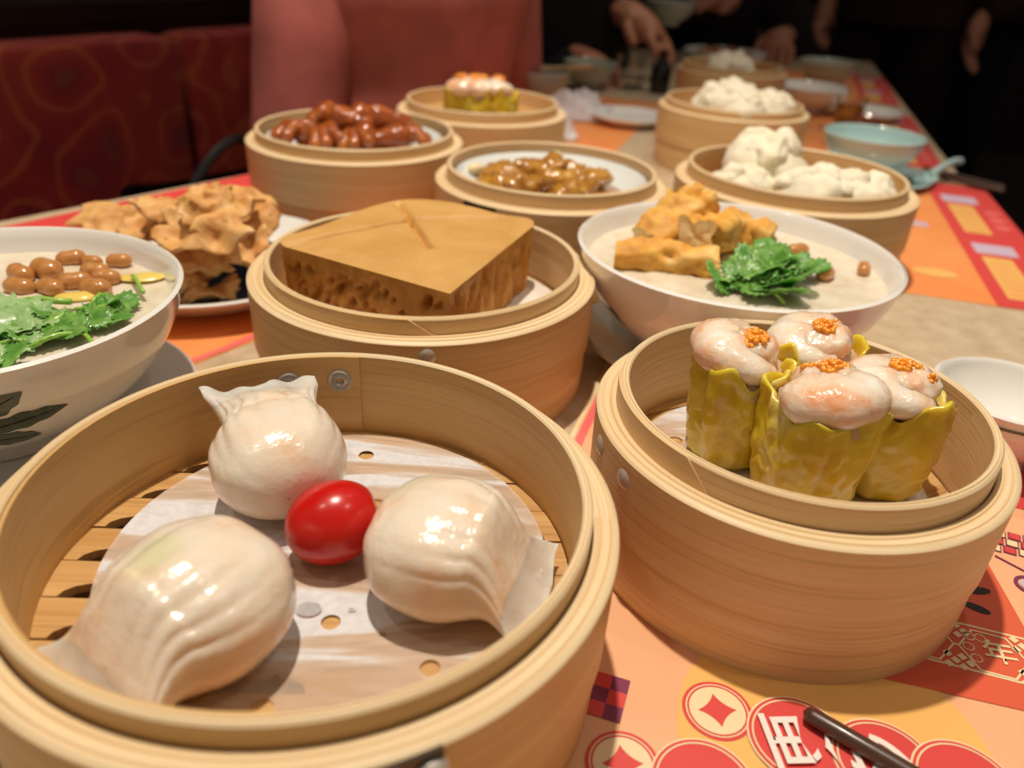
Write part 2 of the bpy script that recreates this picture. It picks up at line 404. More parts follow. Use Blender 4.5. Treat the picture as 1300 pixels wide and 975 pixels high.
# mat on the right, further along the table edge
rm0 = at(1150, 372, 0)
side = mat_thing('orange and red paper placemat beside the right table edge', rm0.x, rm0.y, MA+math.radians(1.5), -.10, .133, 0, .40, P_ORANGE)
pr(side, 'printed_panel', [[(.066, 0), (.133, 0), (.133, .40), (.066, .40)]], P_RED)
for b_ in (.02, .20):
    pr(side, 'printed_panel', [[(.078, b_), (.103, b_), (.103, b_+.105), (.078, b_+.105)]], P_YEL, 2)
    pr(side, 'printed_panel', [[(.076, b_+.115), (.112, b_+.115), (.112, b_+.145), (.076, b_+.145)]], P_LILAC, 2)
    for k in range(7): pr(side, 'printed_line', [[(.081, b_+.008+k*.013), (.100, b_+.008+k*.013), (.100, b_+.012+k*.013), (.081, b_+.012+k*.013)]], P_ORANGE, 3)
    for k in range(3): pr(side, 'printed_mark', [circ(.118, b_+.03+k*.026, .008, 7)], P_PINK, 2)
pr(side, 'printed_disc', [circ(.03, .06, .018, 24, 0, .6)], P_YEL); pr(side, 'printed_disc', [circ(-.01, .09, .008, 24)], P_RED); pr(side, 'printed_panel', [[(.01, .20), (.045, .20), (.045, .215), (.01, .215)]], P_LILAC); pr(side, 'printed_panel', [[(-.02, .20), (.008, .20), (.008, .213), (-.02, .213)]], P_PURP)
# mat on the left, under the fried snack and the braised chicken feet
LA = math.atan2(-.57, .82)
left = mat_thing('orange placemat with red edge under the fried snack plate', -.175, .423, LA, -.315, 0, -.06, .36, P_ORANGE)
pr(left, 'printed_panel', [[(-.315, -.06), (-.215, -.06), (-.215, .36), (-.315, .36)]], P_RED)
pr(left, 'printed_stripe', [[(-.008, -.06), (-.003, -.06), (-.001, .0), (-.005, .06), (-.016, .12), (-.022, .12), (-.010, .06), (-.006, .0)]], P_PINK, 2)
pr(left, 'printed_stripe', [[(-.212, .05), (-.205, .05), (-.205, .36), (-.212, .36)]], P_CREAM, 2)
# two more mats at the far seats
for (x, y, da, lab) in ((.405, 1.06, 0, 'red and orange placemat under the aqua bowl and chopsticks'), (.13, 1.42, PI, 'orange placemat beside the crumpled tissues'), (.545, 1.55, 0, 'red placemat under the farthest bowls on the right')):
    o = copy_tree(side); o.location = (x, y, T+.0001); o.rotation_euler.z = MA+da; o['label'] = lab
for o in (front, side, left): del o['_f']
for o in COL.objects:
    if '_f' in o: del o['_f']
# ================================================================== bamboo steamers
def arc_strip(rad, th, z0, z1, fa, fb, n=40, nz=6):
    mb = MB(); b = len(mb.v)
    for i in range(n+1):
        for j in range(nz+1):
            z = z0+(z1-z0)*j/nz; a = fa(j/nz)+(fb(j/nz)-fa(j/nz))*i/n
            for r in (rad, rad+th): mb.v.append((r*math.cos(a), r*math.sin(a), z))
    ix = lambda i, j, k: b+(i*(nz+1)+j)*2+k
    for i in range(n):
        for j in range(nz):
            u = ((i*.01, j*.003), ((i+1)*.01, j*.003), ((i+1)*.01, (j+1)*.003), (i*.01, (j+1)*.003))
            mb.quad(ix(i, j, 1), ix(i+1, j, 1), ix(i+1, j+1, 1), ix(i, j+1, 1), u)
            mb.quad(ix(i, j, 0), ix(i, j+1, 0), ix(i+1, j+1, 0), ix(i+1, j, 0), (u[0], u[3], u[2], u[1]))
        for j in (0, nz): mb.quad(ix(i, j, 0), ix(i+1, j, 0), ix(i+1, j, 1), ix(i, j, 1))
    for i in (0, n):
        for j in range(nz): mb.quad(ix(i, j, 0), ix(i, j, 1), ix(i, j+1, 1), ix(i, j+1, 0))
    return mb
RIV = None
def rivet(parent, pos, nrm, r=.0042):
    prof = [(0, .0014), (r*.45, .0013), (r*.8, .0009), (r, .0002), (r, -.001)]
    o = MB().lathe(prof, 20, closed=False).build('rivet', METAL, parent)
    o.location = pos; o.rotation_euler = Vector(nrm).to_track_quat('Z', 'Y').to_euler(); return o
def eyelet(parent, pos, nrm, r=.0052):
    prof = [(.0006, -.001), (.0012, .0002), (.0020, .0012), (.0028, .0006), (.0034, .0002), (.0044, .0010), (r, .0003), (r, -.001)]
    o = MB().lathe(prof, 24, closed=False).build('rivet', METAL, parent)
    o.location = pos; o.rotation_euler = Vector(nrm).to_track_quat('Z', 'Y').to_euler(); return o
def steamer(label, x, y, Rr, H1, dH, rin, zf, bam, slat_ang=.04, group=None, rot=0, seam=None, first=None, pitch=.0172, nseg=128, z=0, notch=False):
    t = thing('bamboo_steamer', label, 'steamer', (x, y, z), rot, group)
    ri = Rr*rin; ph = R.random()*6
    wob = lambda a, zz: .0005*math.sin(2*a+ph)+.0003*math.sin(3*a+2*ph)
    zb = H1*.44; k1, k2 = ri+(Rr-ri)*.36, ri+(Rr-ri)*.70
    # upper outer band: wound layers show on the cut edge
    prof = [(ri+.0004, zb-.004), (ri+.0004, H1-.0006), (ri+.0009, H1), (k1-.0004, H1+.0002), (k1, H1-.0005), (k1+.0004, H1), (k2-.0004, H1+.0001), (k2, H1-.0006), (k2+.0004, H1-.0001), (Rr-.0009, H1-.0004), (Rr, H1-.0013), (Rr*.995, zb), (Rr*.995-.002, zb-.0008)]
    ob = MB().lathe(prof, nseg, wob=wob).build('outer_band', [bam, BAM_RIM], t, sharp=35)
    for p in ob.data.polygons:
        zz = [ob.data.vertices[v].co.z for v in p.vertices]
        if min(zz) > H1-.0015: p.material_index = 1
    prof = [(ri+.0004, .001), (ri+.0004, zb), (Rr*.978, zb+.001), (Rr*.980, zb*.5), (Rr*.974, .0015), (Rr*.970, 0), (ri+.001, 0)]
    MB().lathe(prof, nseg, wob=wob).build('base_band', bam, t, sharp=35)
    zt = H1+dH; th = .0034
    prof = [(ri-th, zf-.006), (ri-th, zt-.0008), (ri-th+.0007, zt), (ri-th*.5-.0002, zt+.0001), (ri-th*.5, zt-.0006), (ri-th*.5+.0003, zt), (ri-.0008, zt-.0001), (ri, zt-.001), (ri, zf-.006)]
    ib = MB().lathe(prof, nseg, wob=wob).build('inner_band', [bam, BAM_RIM], t, sharp=35)
    for p in ib.data.polygons:
        zz = [ib.data.vertices[v].co.z for v in p.vertices]
        if min(zz) > zt-.0012: p.material_index = 1
    # slatted floor with scalloped slots
    rr_ = ri-th-.0004; off = first if first is not None else -5.2*pitch
    k = 0; b = off
    while b > -rr_: b -= pitch
    sroot_rot = slat_ang-rot
    while b < rr_:
        lo, hi = max(b, -rr_), min(b+pitch-.0007, rr_)
        if hi-lo > .0015:
            L = math.sqrt(max(rr_**2-max(abs(lo), abs(hi))**2, 0)) if max(abs(lo), abs(hi)) < rr_-.0005 else 0
            Ll, Lh = math.sqrt(max(rr_**2-lo*lo, 1e-6)), math.sqrt(max(rr_**2-hi*hi, 1e-6))
            near = [(-Ll, lo)]
            for cx in (-Ll+.0185, -.012+.006*(k % 2), Ll-.0185):
                hl, dp = .0130, .0066
                if notch and -Ll+.004 < cx-hl and cx+hl < Ll-.004 and cx > near[-1][0]+hl:
                    for q in range(9):
                        a = PI-PI*q/8; near.append((cx+hl*math.cos(a), lo+dp*math.sin(a)))
            near.append((Ll, lo))
            far = []
            for q in range(5):
                f = q/4; bb = lo+(hi-lo)*f; far.append((math.sqrt(max(rr_**2-bb*bb, 1e-6)), bb))
            poly = near+far[1:]+[(-px, py) for px, py in far[::-1]][:-1]
            dz = R.uniform(-.0005, .0003)
            s = MB().prism(poly, zf-.0032+dz, zf+dz).build('slat', BAM_SLAT, t, smooth=False); s.rotation_euler = (0, 0, sroot_rot)
        b += pitch; k += 1
    for bx in (-.4, .4):
        L = math.sqrt(rr_**2-(bx*rr_)**2)*.98
        s = MB().box((bx*rr_, 0, zf-.0062), (.009, 2*L, .0052)).build('cross_bar', BAM_SLAT, t, False); s.rotation_euler = (0, 0, sroot_rot)
    if seam is not None:                   # slanted overlap end of the inner band
        a = seam-rot
        arc_strip(ri-.0003, .0013, H1-.001, zt-.0003, lambda f: a-.9, lambda f: a+.16*(1-f), 30, 5).build('band_overlap', bam, t, sharp=30)
    return t
def pol(t_x, t_y, p): return math.atan2(p[1]-t_y, p[0]-t_x)
AX, AY = -.0626, .2017
sA = steamer('large bamboo steamer holding shrimp dumplings and a tomato', AX, AY, .0992, .0672, .0078, .9097, .038, BAM_A, slat_ang=.04, first=.0355, seam=None, notch=True)
riA = .0992*.9097
ein = pol(AX, AY, at(466, 470, .06)); e2 = ein+3.3
ov = arc_strip(riA-.0034-.0012, .0013, .036, .0745, lambda f: ein, lambda f: e2, 40, 4).build('band_overlap', BAM_A, sA, sharp=30)
for px in (431, 366):
    a = pol(AX, AY, at(px, 484, .0635)); rr_ = riA-.0047
    eyelet(sA, (rr_*math.cos(a), rr_*math.sin(a), .0635), (-math.cos(a), -math.sin(a), 0))
# steel clip on the front of the big steamer
a = pol(AX, AY, at(540, 950, .06)); t_ = Vector((-math.sin(a), math.cos(a), 0)); n_ = Vector((math.cos(a), math.sin(a), 0))
cl = arc_strip(.0993, .0012, .0585, .0668, lambda f: a-.19, lambda f: a+.02, 16, 2).build('clip', DARKMETAL, sA, sharp=30)
MB().blob((0, 0, 0), (.0028, .0042, .0028), nu=14, nv=10, rot=Euler((0, 0, a))).build('rivet', METAL, cl, loc=(n_.x*.1005-t_.x*.001, n_.y*.1005-t_.y*.001, .0615))
BX, BY = .1164, .2764
sB = steamer('pale bamboo steamer holding yellow pork and shrimp siu mai', BX, BY, .0814, .0653, .0103, .8901, .036, BAM_B, slat_ang=.5, seam=math.radians(222), pitch=.0165)
for (px, py) in ((774, 568), (814, 606)):
    q = at(px, py, .054); a = pol(BX, BY, q); r_ = .0813
    rivet(sB, (r_*math.cos(a), r_*math.sin(a), .0555), (math.cos(a), math.sin(a), .05))
CX, CY = -.0531, .4190
sC = steamer('bamboo steamer holding a block of brown sponge cake', CX, CY, .0961, .0642, .0083, .9022, .040, BAM_C, slat_ang=.2, seam=math.radians(-88))
a = pol(CX, CY, at(542, 449, .058)); rivet(sC, (.0958*math.cos(a), .0958*math.sin(a), .0575), (math.cos(a), math.sin(a), 0))
DX, DY = -.151, .7125
sD = steamer('bamboo steamer holding a dish of braised chicken feet', DX, DY, .0945, .068, .009, .91, .040, BAM_C, nseg=96)
EX, EY = .0205, .6124
sE = steamer('bamboo steamer holding a dish of golden curried tripe', EX, EY, .0899, .068, .010, .90, .040, BAM_B, nseg=96)
q = at(622, 262, .062); a = pol(EX, EY, q)
arc_strip(.0900, .0014, .0590, .0665, lambda f: a-.14, lambda f: a+.16, 10, 2).build('clip', DARKMETAL, sE)
FX, FY = -.0494, .881
sF = steamer('bamboo steamer holding siu mai near the pink coat', FX, FY, .090, .068, .010, .89, .062, BAM_C, nseg=72)
GX, GY = .220, .650
sG = steamer('bamboo steamer holding white buns behind the oval-looking congee bowl', GX, GY, .0952, .068, .010, .90, .046, BAM_C, nseg=96)
sG['label'] = 'bamboo steamer of white buns directly behind the fried dough congee bowl'
HX, HY = .2425, .984
sH = steamer('bamboo steamer of white buns beside the white plate', HX, HY, .087, .068, .008, .91, .058, BAM_C, nseg=72)
IX, IY = .315, 1.33
sI = steamer('tall bamboo steamer with one bun behind the other bun steamers', IX, IY, .085, .068, .008, .91, .048, BAM_C, nseg=64)

# ------------------------------------------------------------------ perforated paper liners
def liner_mat(name, slat, pitch, off, seed):
    M = MT(name); v = M.coord(rot=(0, 0, -slat)); n1 = M.noise(v, 45, 3, .6, .6); n2 = M.noise(v, 350, 3)
    vs_ = M.coord(scale=(12, 58, 12), rot=(0, 0, -slat), loc=(seed, seed, 0)); n3 = M.noise(vs_, 1, 3, .55, .8)
    wet = M.ramp(n3, [(.45, BW(0)), (.53, BW(1))])
    c = M.mix(wet, M.ramp(n2, [(.3, rgb('#d5d6da')), (.7, rgb('#e6e6e8'))]), rgb('#e4cdb6'))
    M.col(c).set(Roughness=.5); M.bump(n2, .2, .0005)
    tr = M.n('ShaderNodeBsdfTransparent'); mx = M.n('ShaderNodeMixShader')
    f = M.ramp(n3, [(.45, BW(.04)), (.53, BW(.42)), (.66, BW(.72))])
    M.l(f, mx.inputs[0]); M.l(M.b.outputs[0], mx.inputs[1]); M.l(tr.outputs[0], mx.inputs[2]); M.l(mx.outputs[0], M.out.inputs[0])
    return M.m
def liner(label, cx, cy, z, r, holes, mat, ang=0):
    o = flat2d('paper_liner', [circ(0, 0, r, 80)]+[circ(hx, hy, hr, 20) for hx, hy, hr in holes], mat, None, 0, .00012)
    top(o, label, 'paper liner', (cx, cy, z), (0, 0, ang)); return o
lax, lay = -.0595, .2085; zl = .0388
hs = []
for (px, py) in ((420, 790), (546, 848), (332, 900), (465, 578), (590, 612), (478, 640), (300, 560), (215, 690), (640, 760), (250, 880), (500, 720), (360, 720)):
    q = at(px, py, zl); hs.append((q.x-lax, q.y-lay, .0031 if py < 860 else .0034))
LINA = liner_mat('wet_perforated_paper', .04, .0172, 0, 3)
liner('perforated white paper liner under the three shrimp dumplings', lax, lay, zl, .0755, hs, LINA)
hsB = [(.045*math.cos(a), .045*math.sin(a), .003) for a in [k*PI/4+.3 for k in range(8)]]+[(0, 0, .003)]
LINB = liner_mat('damp_perforated_paper', .5, .0165, 0, 8)
liner('damp paper liner under the siu mai topped with shrimp', BX-.002, BY, .0368, .060, hsB, LINB)
liner('plain paper liner under the brown sponge cake', CX+.004, CY-.002, .0408, .078, [], plain('dry_white_paper', '#e9e2d8', .6, var=.03, scale=200))
# ================================================================== shrimp dumplings
def food(name, stops, scale=40, rough=.3, sss=.4, sssr=(1, .45, .25), ssss=.006, bump=.15, bscale=200, coat=.3, dist=.5, bd=.0008, detail=4):
    M = MT(name); v = M.coord(); f = M.noise(v, scale, detail, .55, dist); g = M.noise(v, bscale, 3)
    M.col(M.ramp(f, stops)).set(Roughness=rough, Subsurface_Weight=sss, Subsurface_Scale=ssss, Coat_Weight=coat, Coat_Roughness=.08)
    M.b.inputs['Subsurface Radius'].default_value = sssr; M.bump(g, bump, bd); return M
def dumpling_mat(name, green):
    M = food(name, [(.28, rgb('#f1e7d8')), (.52, rgb('#f1e0cb')), (.76, rgb('#eec49c'))], 38, .20, .6, (1, .75, .55), .007, .6, 300, .35)
    src = M.b.inputs['Base Color'].links[0].from_socket
    v = M.coord(loc=tuple(-x for x in green)); ln = M.n('ShaderNodeVectorMath', operation='LENGTH'); M.l(v, ln.inputs[0])
    M.col(M.mix(M.ramp(ln.outputs['Value'], [(.004, BW(.45)), (.011, BW(0))]), src, rgb('#c3cc84'))); return M.m
def crest_mat():
    M = MT('translucent_wheat_skin'); v = M.coord(); g = M.noise(v, 260, 3)
    M.col(rgb('#ece4da')).set(Roughness=.22, Subsurface_Weight=.4, Subsurface_Scale=.004, Coat_Weight=.5, Coat_Roughness=.06); M.bump(g, .35, .0008)
    tr = M.n('ShaderNodeBsdfTransparent'); tr.inputs[0].default_value = (.95, .90, .85, 1); mx = M.n('ShaderNodeMixShader'); mx.inputs[0].default_value = .18
    M.l(M.b.outputs[0], mx.inputs[1]); M.l(tr.outputs[0], mx.inputs[2]); M.l(mx.outputs[0], M.out.inputs[0]); return M.m
CREST = crest_mat()
def sstep(x): x = max(0, min(1, x)); return x*x*(3-2*x)
def dumpling(label, pos, ang, ax, by, zt, Ls, rise, seed, npl=11, green=(9, 9, 9), flare=.34, tip=(0, 0)):
    t = thing('shrimp_dumpling', label, 'dumpling', pos, ang)
    zc0 = zt*.46; S0 = .62; phe = math.radians(58); w0 = math.sin(phe)
    def P(s, v):
        th = 2*PI*v; q = 0
        if s < S0:
            ph = PI-(PI-phe)*(s/S0); x = ax*math.cos(ph); wv = math.sin(ph); Yw = by*wv**.85; Zu = (zt-zc0)*wv**.8; Zl = zc0*wv**.7
        else:
            q = (s-S0)/(1-S0); x = ax*math.cos(phe)+(ax*.42+Ls)*q
            Yw = by*(w0**.85-.13*math.sin(min(1, q*1.25)*PI)+(flare-.24)*q**2.2); kz = (1-sstep(q*1.02))**.9
            Zu = (zt-zc0)*w0**.8*kz+.0006; Zl = zc0*w0**.7*kz+.0005
        cy, sz = math.cos(th), math.sin(th)
        y = Yw*math.copysign(abs(cy)**.92, cy); zc = zc0+rise*sstep(q*.95)
        z = zc+(Zu if sz > 0 else Zl)*math.copysign(abs(sz)**.85, sz)
        g = math.exp(-((s-.70)/.27)**2) if s < .70 else math.exp(-((s-.70)/.20)**2)
        top_ = sstep((sz+.25)/.7)
        pa = npl*(th-PI/2)*.5+seed+2.2*mnoise.noise(Vector((th*1.1, seed, s*1.2)))
        rid = abs(math.sin(pa))**.55-.65
        big = mnoise.noise(Vector((cy*1.3+seed, sz*1.3, s*2.2)))
        d = (.0019*g*rid*(.6+.8*abs(mnoise.noise(Vector((th*2, seed*3, 1)))))+.0018*big)*top_
        n = mnoise.noise(Vector((x*70+seed, y*70, z*70)))*.0011
        y += (d+n)*cy; z += (d+n)*sz*(1 if q < .6 else .45); x += n*.6
        if q > 0:
            e = q*q; z += e*(.0013*math.sin(y/by*6+seed*2)+.0008*math.sin(y/by*13+seed)); x += e*(.0016*math.sin(y/by*4.2+seed)+.0012*(1-(y/(by*1.1))**2))
            x += e*abs(y/by)*.002
            if y > 0: y += e*tip[0]
            else: y -= e*tip[1]
        if z < .0003 and q < .5: z = .0003+(z-.0003)*.02
        return (x, y, max(z, .0002))
    sc = .86; m = dumpling_mat('dumpling_skin', green)
    MB().grid(60, 128, lambda u, v: P(.004+u*(sc-.004), v), wrap_v=True).build('body', m, t, sharp=180)
    MB().grid(16, 128, lambda u, v: P(sc+u*(1-sc), v), wrap_v=True).build('crest', CREST, t, sharp=180)
    return t
ZD = .0391
dumpling('shrimp dumpling with a green tint and drooping crest over the slats', (-.0870, .1660, ZD), math.radians(236), .0260, .0275, .0375, .0135, -.0115, 1.3, 19, (.006, -.006, .036), .36, (.0, .004))
dumpling('shrimp dumpling with its crest standing up below the rivets', (-.0835, .2365, ZD), math.radians(114), .0235, .0240, .0385, .0085, .0150, 4.1, 17, flare=.24, tip=(.0025, -.001))
dumpling('shrimp dumpling touching the tomato, crest towards the siu mai steamer', (-.0195, .1955, ZD), math.radians(-14), .0240, .0260, .0370, .0105, -.0110, 7.7, 18, (-.012, .008, .026), .26, (.002, .0))
# cherry tomato
def tomato_mat():
    M = MT('tomato_skin'); v = M.coord(); f = M.noise(v, 25, 3); M.col(M.ramp(f, [(.3, rgb('#b80f0b')), (.7, rgb('#d61d12'))])).set(Roughness=.26, Subsurface_Weight=.25, Subsurface_Scale=.004, Coat_Weight=.12, Coat_Roughness=.1)
    M.b.inputs['Subsurface Radius'].default_value = (1, .15, .08); return M.m
TOM = tomato_mat()
def tomato(u, v):
    th, ph = 2*PI*u, PI*v; d = math.exp(-(ph/.35)**2)
    return (.0166*math.cos(ph)*(1-.10*d), .0140*math.sin(ph)*math.cos(th), .0140*math.sin(ph)*math.sin(th))
o = MB().grid(40, 28, tomato, wrap_u=True).build('cherry_tomato', TOM)
top(o, 'glossy red cherry tomato lying between the dumplings', 'tomato', (-.0575, .2085, ZD+.0139), (0, -.25, math.radians(20)))
# droplets of water on the liner
WATER = MT('water_drop'); WATER.col((1, 1, 1, 1)).set(Roughness=.02, Transmission_Weight=1.0, IOR=1.33); WATER = WATER.m
for k, (px, py, r_) in enumerate(((392, 775, .0042), (447, 775, .0013), (486, 805, .0012), (350, 860, .0012), (612, 585, .0015))):
    q = at(px, py, .039); o = MB().blob((0, 0, 0), (r_, r_*.85, r_*.35), nu=16, nv=10, flat=0).build('water_drop', WATER)
    top(o, ['large clear water drop beside the tomato shadow', 'tiny clear water drop on the paper liner'][min(k, 1)], 'water drop', (q.x, q.y, .0391), group=None if k == 0 else 'tiny drops on the paper liner')

# ================================================================== siu mai
WRAP = food('yellow_wheat_wrapper', [(.28, rgb('#cda526')), (.48, rgb('#e3c832')), (.72, rgb('#e8da92'))], 34, .24, .5, (1, .7, .2), .007, .6, 240, .4).m
FILL = food('pork_filling', [(.3, rgb('#d9a987')), (.7, rgb('#ecd3bf'))], 120, .25, .4, bump=.5, bscale=160).m
SHR = food('cooked_shrimp', [(.30, rgb('#fbf2e6')), (.50, rgb('#f8dcc2')), (.70, rgb('#f2aa78'))], 60, .16, .6, (1, .65, .45), .007, .7, 260, .4).m
ROE = plain('orange_roe', (1.0, .36, .03, 1), .2, .5, coat=.2, sss=.15, sssr=(1, .6, .2), ssss=.003)
def shrimp_pts(rc, r, a0, a1, tilt, n=26):
    pts, rad = [], []
    for k in range(n):
        f = k/(n-1); a = a0+(a1-a0)*f
        pts.append(Vector((rc*math.cos(a), rc*math.sin(a), tilt*math.sin(a*1.0)*rc+.0016*math.sin(f*PI))))
        env = min(1, (f+.06)/.22)**.6*(1-.55*max(0, f-.55)/.45)
        rad.append(r*env*(1+.06*abs(math.sin(f*13))+.04*mnoise.noise(Vector((f*9, r*900, 0)))))
    return pts, rad
def roe_cluster(parent, c, r, n, seed, rr=.0013):
    g = random.Random(seed); mb = MB()
    for k in range(n):
        a, d = g.random()*6.28, r*math.sqrt(g.random())
        mb.blob((d*math.cos(a), d*math.sin(a)*.75, .0006+.0030*(1-d/r)*g.random()), (rr, rr, rr), nu=7, nv=5)
    o = mb.build('roe', ROE, parent, loc=c); o['kind'] = 'stuff'; return o
def siumai(label, pos, rot, seed, rw=.0235, hw=.036, group=None, shr=(0, 0), roe=True, dz=0, big=1.):
    t = thing('siu_mai', label, 'dumpling', pos, rot, group); g = random.Random(seed)
    so = Vector((seed*2.3, seed*.7, 0))
    def W(th, f):
        r = rw*(.86+.17*math.sin(min(1, f*1.15)*PI*.62)); c, s_ = math.cos(th), math.sin(th)
        sq = (abs(c)**4+abs(s_)**4)**(-.25); r *= 1+f*(sq-1)*.95-.05*f
        fold = mnoise.noise(Vector((c*2.4, s_*2.4, f*1.1))+so); rid = 1-2*abs(mnoise.noise(Vector((c*3.4, s_*3.4, f*.7))+so*1.7))
        r += rw*(.16*fold*(.6+.4*f)+.09*rid*(.3+.5*f)-.03*f)+rw*.06*mnoise.noise(Vector((c*5, s_*5, f*9))+so)
        z = f*(hw+.0095*mnoise.noise(Vector((c*1.9, s_*1.9, 5))+so)+.030*(sq-1.08)*f)
        return r, z
    def P(u, v):
        th = 2*PI*u
        if v < .72:
            f = v/.72; r, z = W(th, max(0, f))
            if f < .06: r *= .9+.1*f/.06
        else:
            f = (v-.72)/.28; r, z = W(th, 1); r -= .0014*min(1, f*4)+.003*f; z -= .012*f*f-.0004*math.sin(min(1, f*4)*PI)
        return (r*math.cos(th), r*math.sin(th), z)
    w_ = MB().grid(84, 40, P, wrap_u=True); b = len(w_.v); w_.v.append((0, 0, .0)); 
    for i in range(84): w_.f.append((i*40, b, ((i+1) % 84)*40)); w_.uv.append(((0, 0),)*3)
    w_.build('wrapper', WRAP, t, sharp=180)
    MB().blob((0, 0, hw-.008), (rw*.90, rw*.90, .0115), .0028, 110, seed, 40, 20).build('filling', FILL, t, sharp=180)
    def shrimp(rc, r, a0, a1, tilt, loc, rz):
        pts, rad = shrimp_pts(rc, r, a0, a1, tilt)
        o = MB().tube(pts, rad, 20).build('shrimp', SHR, t, sharp=180, loc=loc, rot=(g.uniform(-.12, .12), g.uniform(-.12, .12), rz)); o.scale = (1, 1, .72); return o
    shrimp(.0098*big, .0120*big, .2, 4.4, .12, (shr[0], shr[1], hw+.0026+dz), g.uniform(0, 6))
    MB().blob((shr[0]+.001, shr[1], hw+.0060+dz), (.0125*big, .0115*big, .0078*big), .0020, 105, seed+2, 44, 28).build('shrimp', SHR, t, sharp=180)
    if roe: roe_cluster(t, (shr[0]-.007, shr[1]+.004, hw+.0108+dz), .0026, 9, seed+5)
    if roe: roe_cluster(t, (shr[0]+g.uniform(-.003, .003), shr[1]-.001, hw+.0130+dz), .0060, 46, seed)
    return t
ZS = .0371
siumai('foremost siu mai in the pale steamer, wrapper torn open at the front', (.1185, .2610, ZS), .3, 11, .0200, .0460, dz=-.0005, shr=(0, .001), big=1.08)['label'] = 'siu mai with white shrimp crowded between two other siu mai, wrapper gaping open'
siumai('siu mai with pink shrimp beside the bare part of the liner', (.0955, .2910, ZS), 1.7, 23, .0195, .0450, dz=-.0015, shr=(0, 0), big=1.08)
siumai('siu mai with peach shrimp beside the white sauce bowl', (.1535, .2755, ZS), 2.9, 37, .0195, .0420, dz=-.0015, shr=(-.001, .001), big=1.08)
siumai('siu mai half hidden behind the other three in the pale steamer', (.1315, .3065, ZS), 4.4, 41, .0195, .0440, dz=-.0015, big=1.08)

# ================================================================== brown sponge cake
def cake_mat():
    M = MT('brown_sugar_sponge'); v = M.coord(); f = M.noise(v, 28, 4, .55, .4); g = M.noise(v, 700, 3, .6); h = M.noise(v, 160, 3)
    c = M.ramp(f, [(.3, rgb('#c8964e')), (.7, rgb('#d8aa64'))])
    M.col(M.mix(M.ramp(h, [(.60, BW(0)), (.72, BW(.35))]), c, rgb('#e2b070'))).set(Roughness=.55, Subsurface_Weight=.15, Subsurface_Scale=.004); M.bump(g, .35, .0006); return M.m
def crumb_mat():
    M = MT('sponge_crumb'); v = M.coord(scale=(1, 1, .45)); f = M.noise(v, 130, 4, .6); g = M.noise(v, 420, 4, .65)
    M.col(M.ramp(f, [(.3, rgb('#b77c30')), (.6, rgb('#d0953f')), (.8, rgb('#dfa853'))])).set(Roughness=.6, Subsurface_Weight=.15, Subsurface_Scale=.003); M.bump(g, .45, .0010); return M.m
CAKE, CRUMB = cake_mat(), crumb_mat()
zt = .0805; zbm = .0412
cpt = [at(361, 313, zt), at(571, 373, zt), at(677, 287, zt), at(632, 271, zt), at(560, 255, zt), at(495, 256, zt), at(411, 285, zt)]
cc = Vector((CX-.004, CY+.004, 0))
outl = []
L = [Vector((p.x-cc.x, p.y-cc.y, 0)) for p in cpt]
def seg(a, b, n): return [a+(b-a)*k/n for k in range(n)]
front_l, front_r = seg(L[0], L[1], 90), seg(L[1], L[2], 70)
def crm(P, n):                                # smooth curve through the rounded back
    out = []
    for i in range(1, len(P)-2):
        for k in range(n):
            f = k/n; a, b, c, d = P[i-1:i+3]
            out.append(.5*((2*b)+(c-a)*f+(2*a-5*b+4*c-d)*f*f+(3*b-a-3*c+d)*f**3))
    return out
back = crm([L[1], L[2], L[3], L[4], L[5], L[6], L[0], L[1]], 16)
outl = front_l+front_r+back; NO = len(outl)
cake = thing('sponge_cake', 'block of brown steamed sponge cake scored into wedges', 'cake', (cc.x, cc.y, zbm))
hC = zt-zbm
def cutnorm(k):
    a, b = outl[(k-1) % NO], outl[(k+1) % NO]; d = (b-a).normalized(); return Vector((d.y, -d.x, 0))
cr = random.Random(3)
pores = []
tot = [0.]
for k in range(NO): tot.append(tot[-1]+(outl[(k+1) % NO]-outl[k]).length)
for k in range(190):
    u = cr.random()*tot[160]; pores.append((u, cr.uniform(.002, hC-.005), cr.uniform(.0009, .0024), cr.uniform(1.0, 1.7) if u < tot[90] else cr.uniform(1.8, 5.5), cr.uniform(.0020, .0060)))
bins = {}
for p in pores: bins.setdefault(int(p[0]/.004), []).append(p)
nzC = 34
def side(u, v):
    k = int(round(u*NO)) % NO; p = outl[k]; z = hC*v*(1-.0); s_ = tot[k]
    taper = 1-.035*(1-v)
    d = .0006*mnoise.fractal(Vector((s_*200, z*80, 1)), 1, 2, 3)
    for bi in (-1, 0, 1):
        for (pu, pz, pr_, el, dp) in bins.get(int(s_/.004)+bi, ()):
            q = ((s_-pu)/pr_)**2+((z-pz)/(pr_*el))**2
            if q < 1.6: d -= dp*max(0, 1-q/1.6)
    if k > 160: d = .0004*mnoise.noise(Vector((s_*200, z*200, 2)))
    n = cutnorm(k); e = sstep((1-v)/.12)
    q = p*taper+n*d*e
    return (q.x, q.y, z)
MB().grid(NO, nzC, side, wrap_u=True).build('crumb', CRUMB, cake, sharp=80)
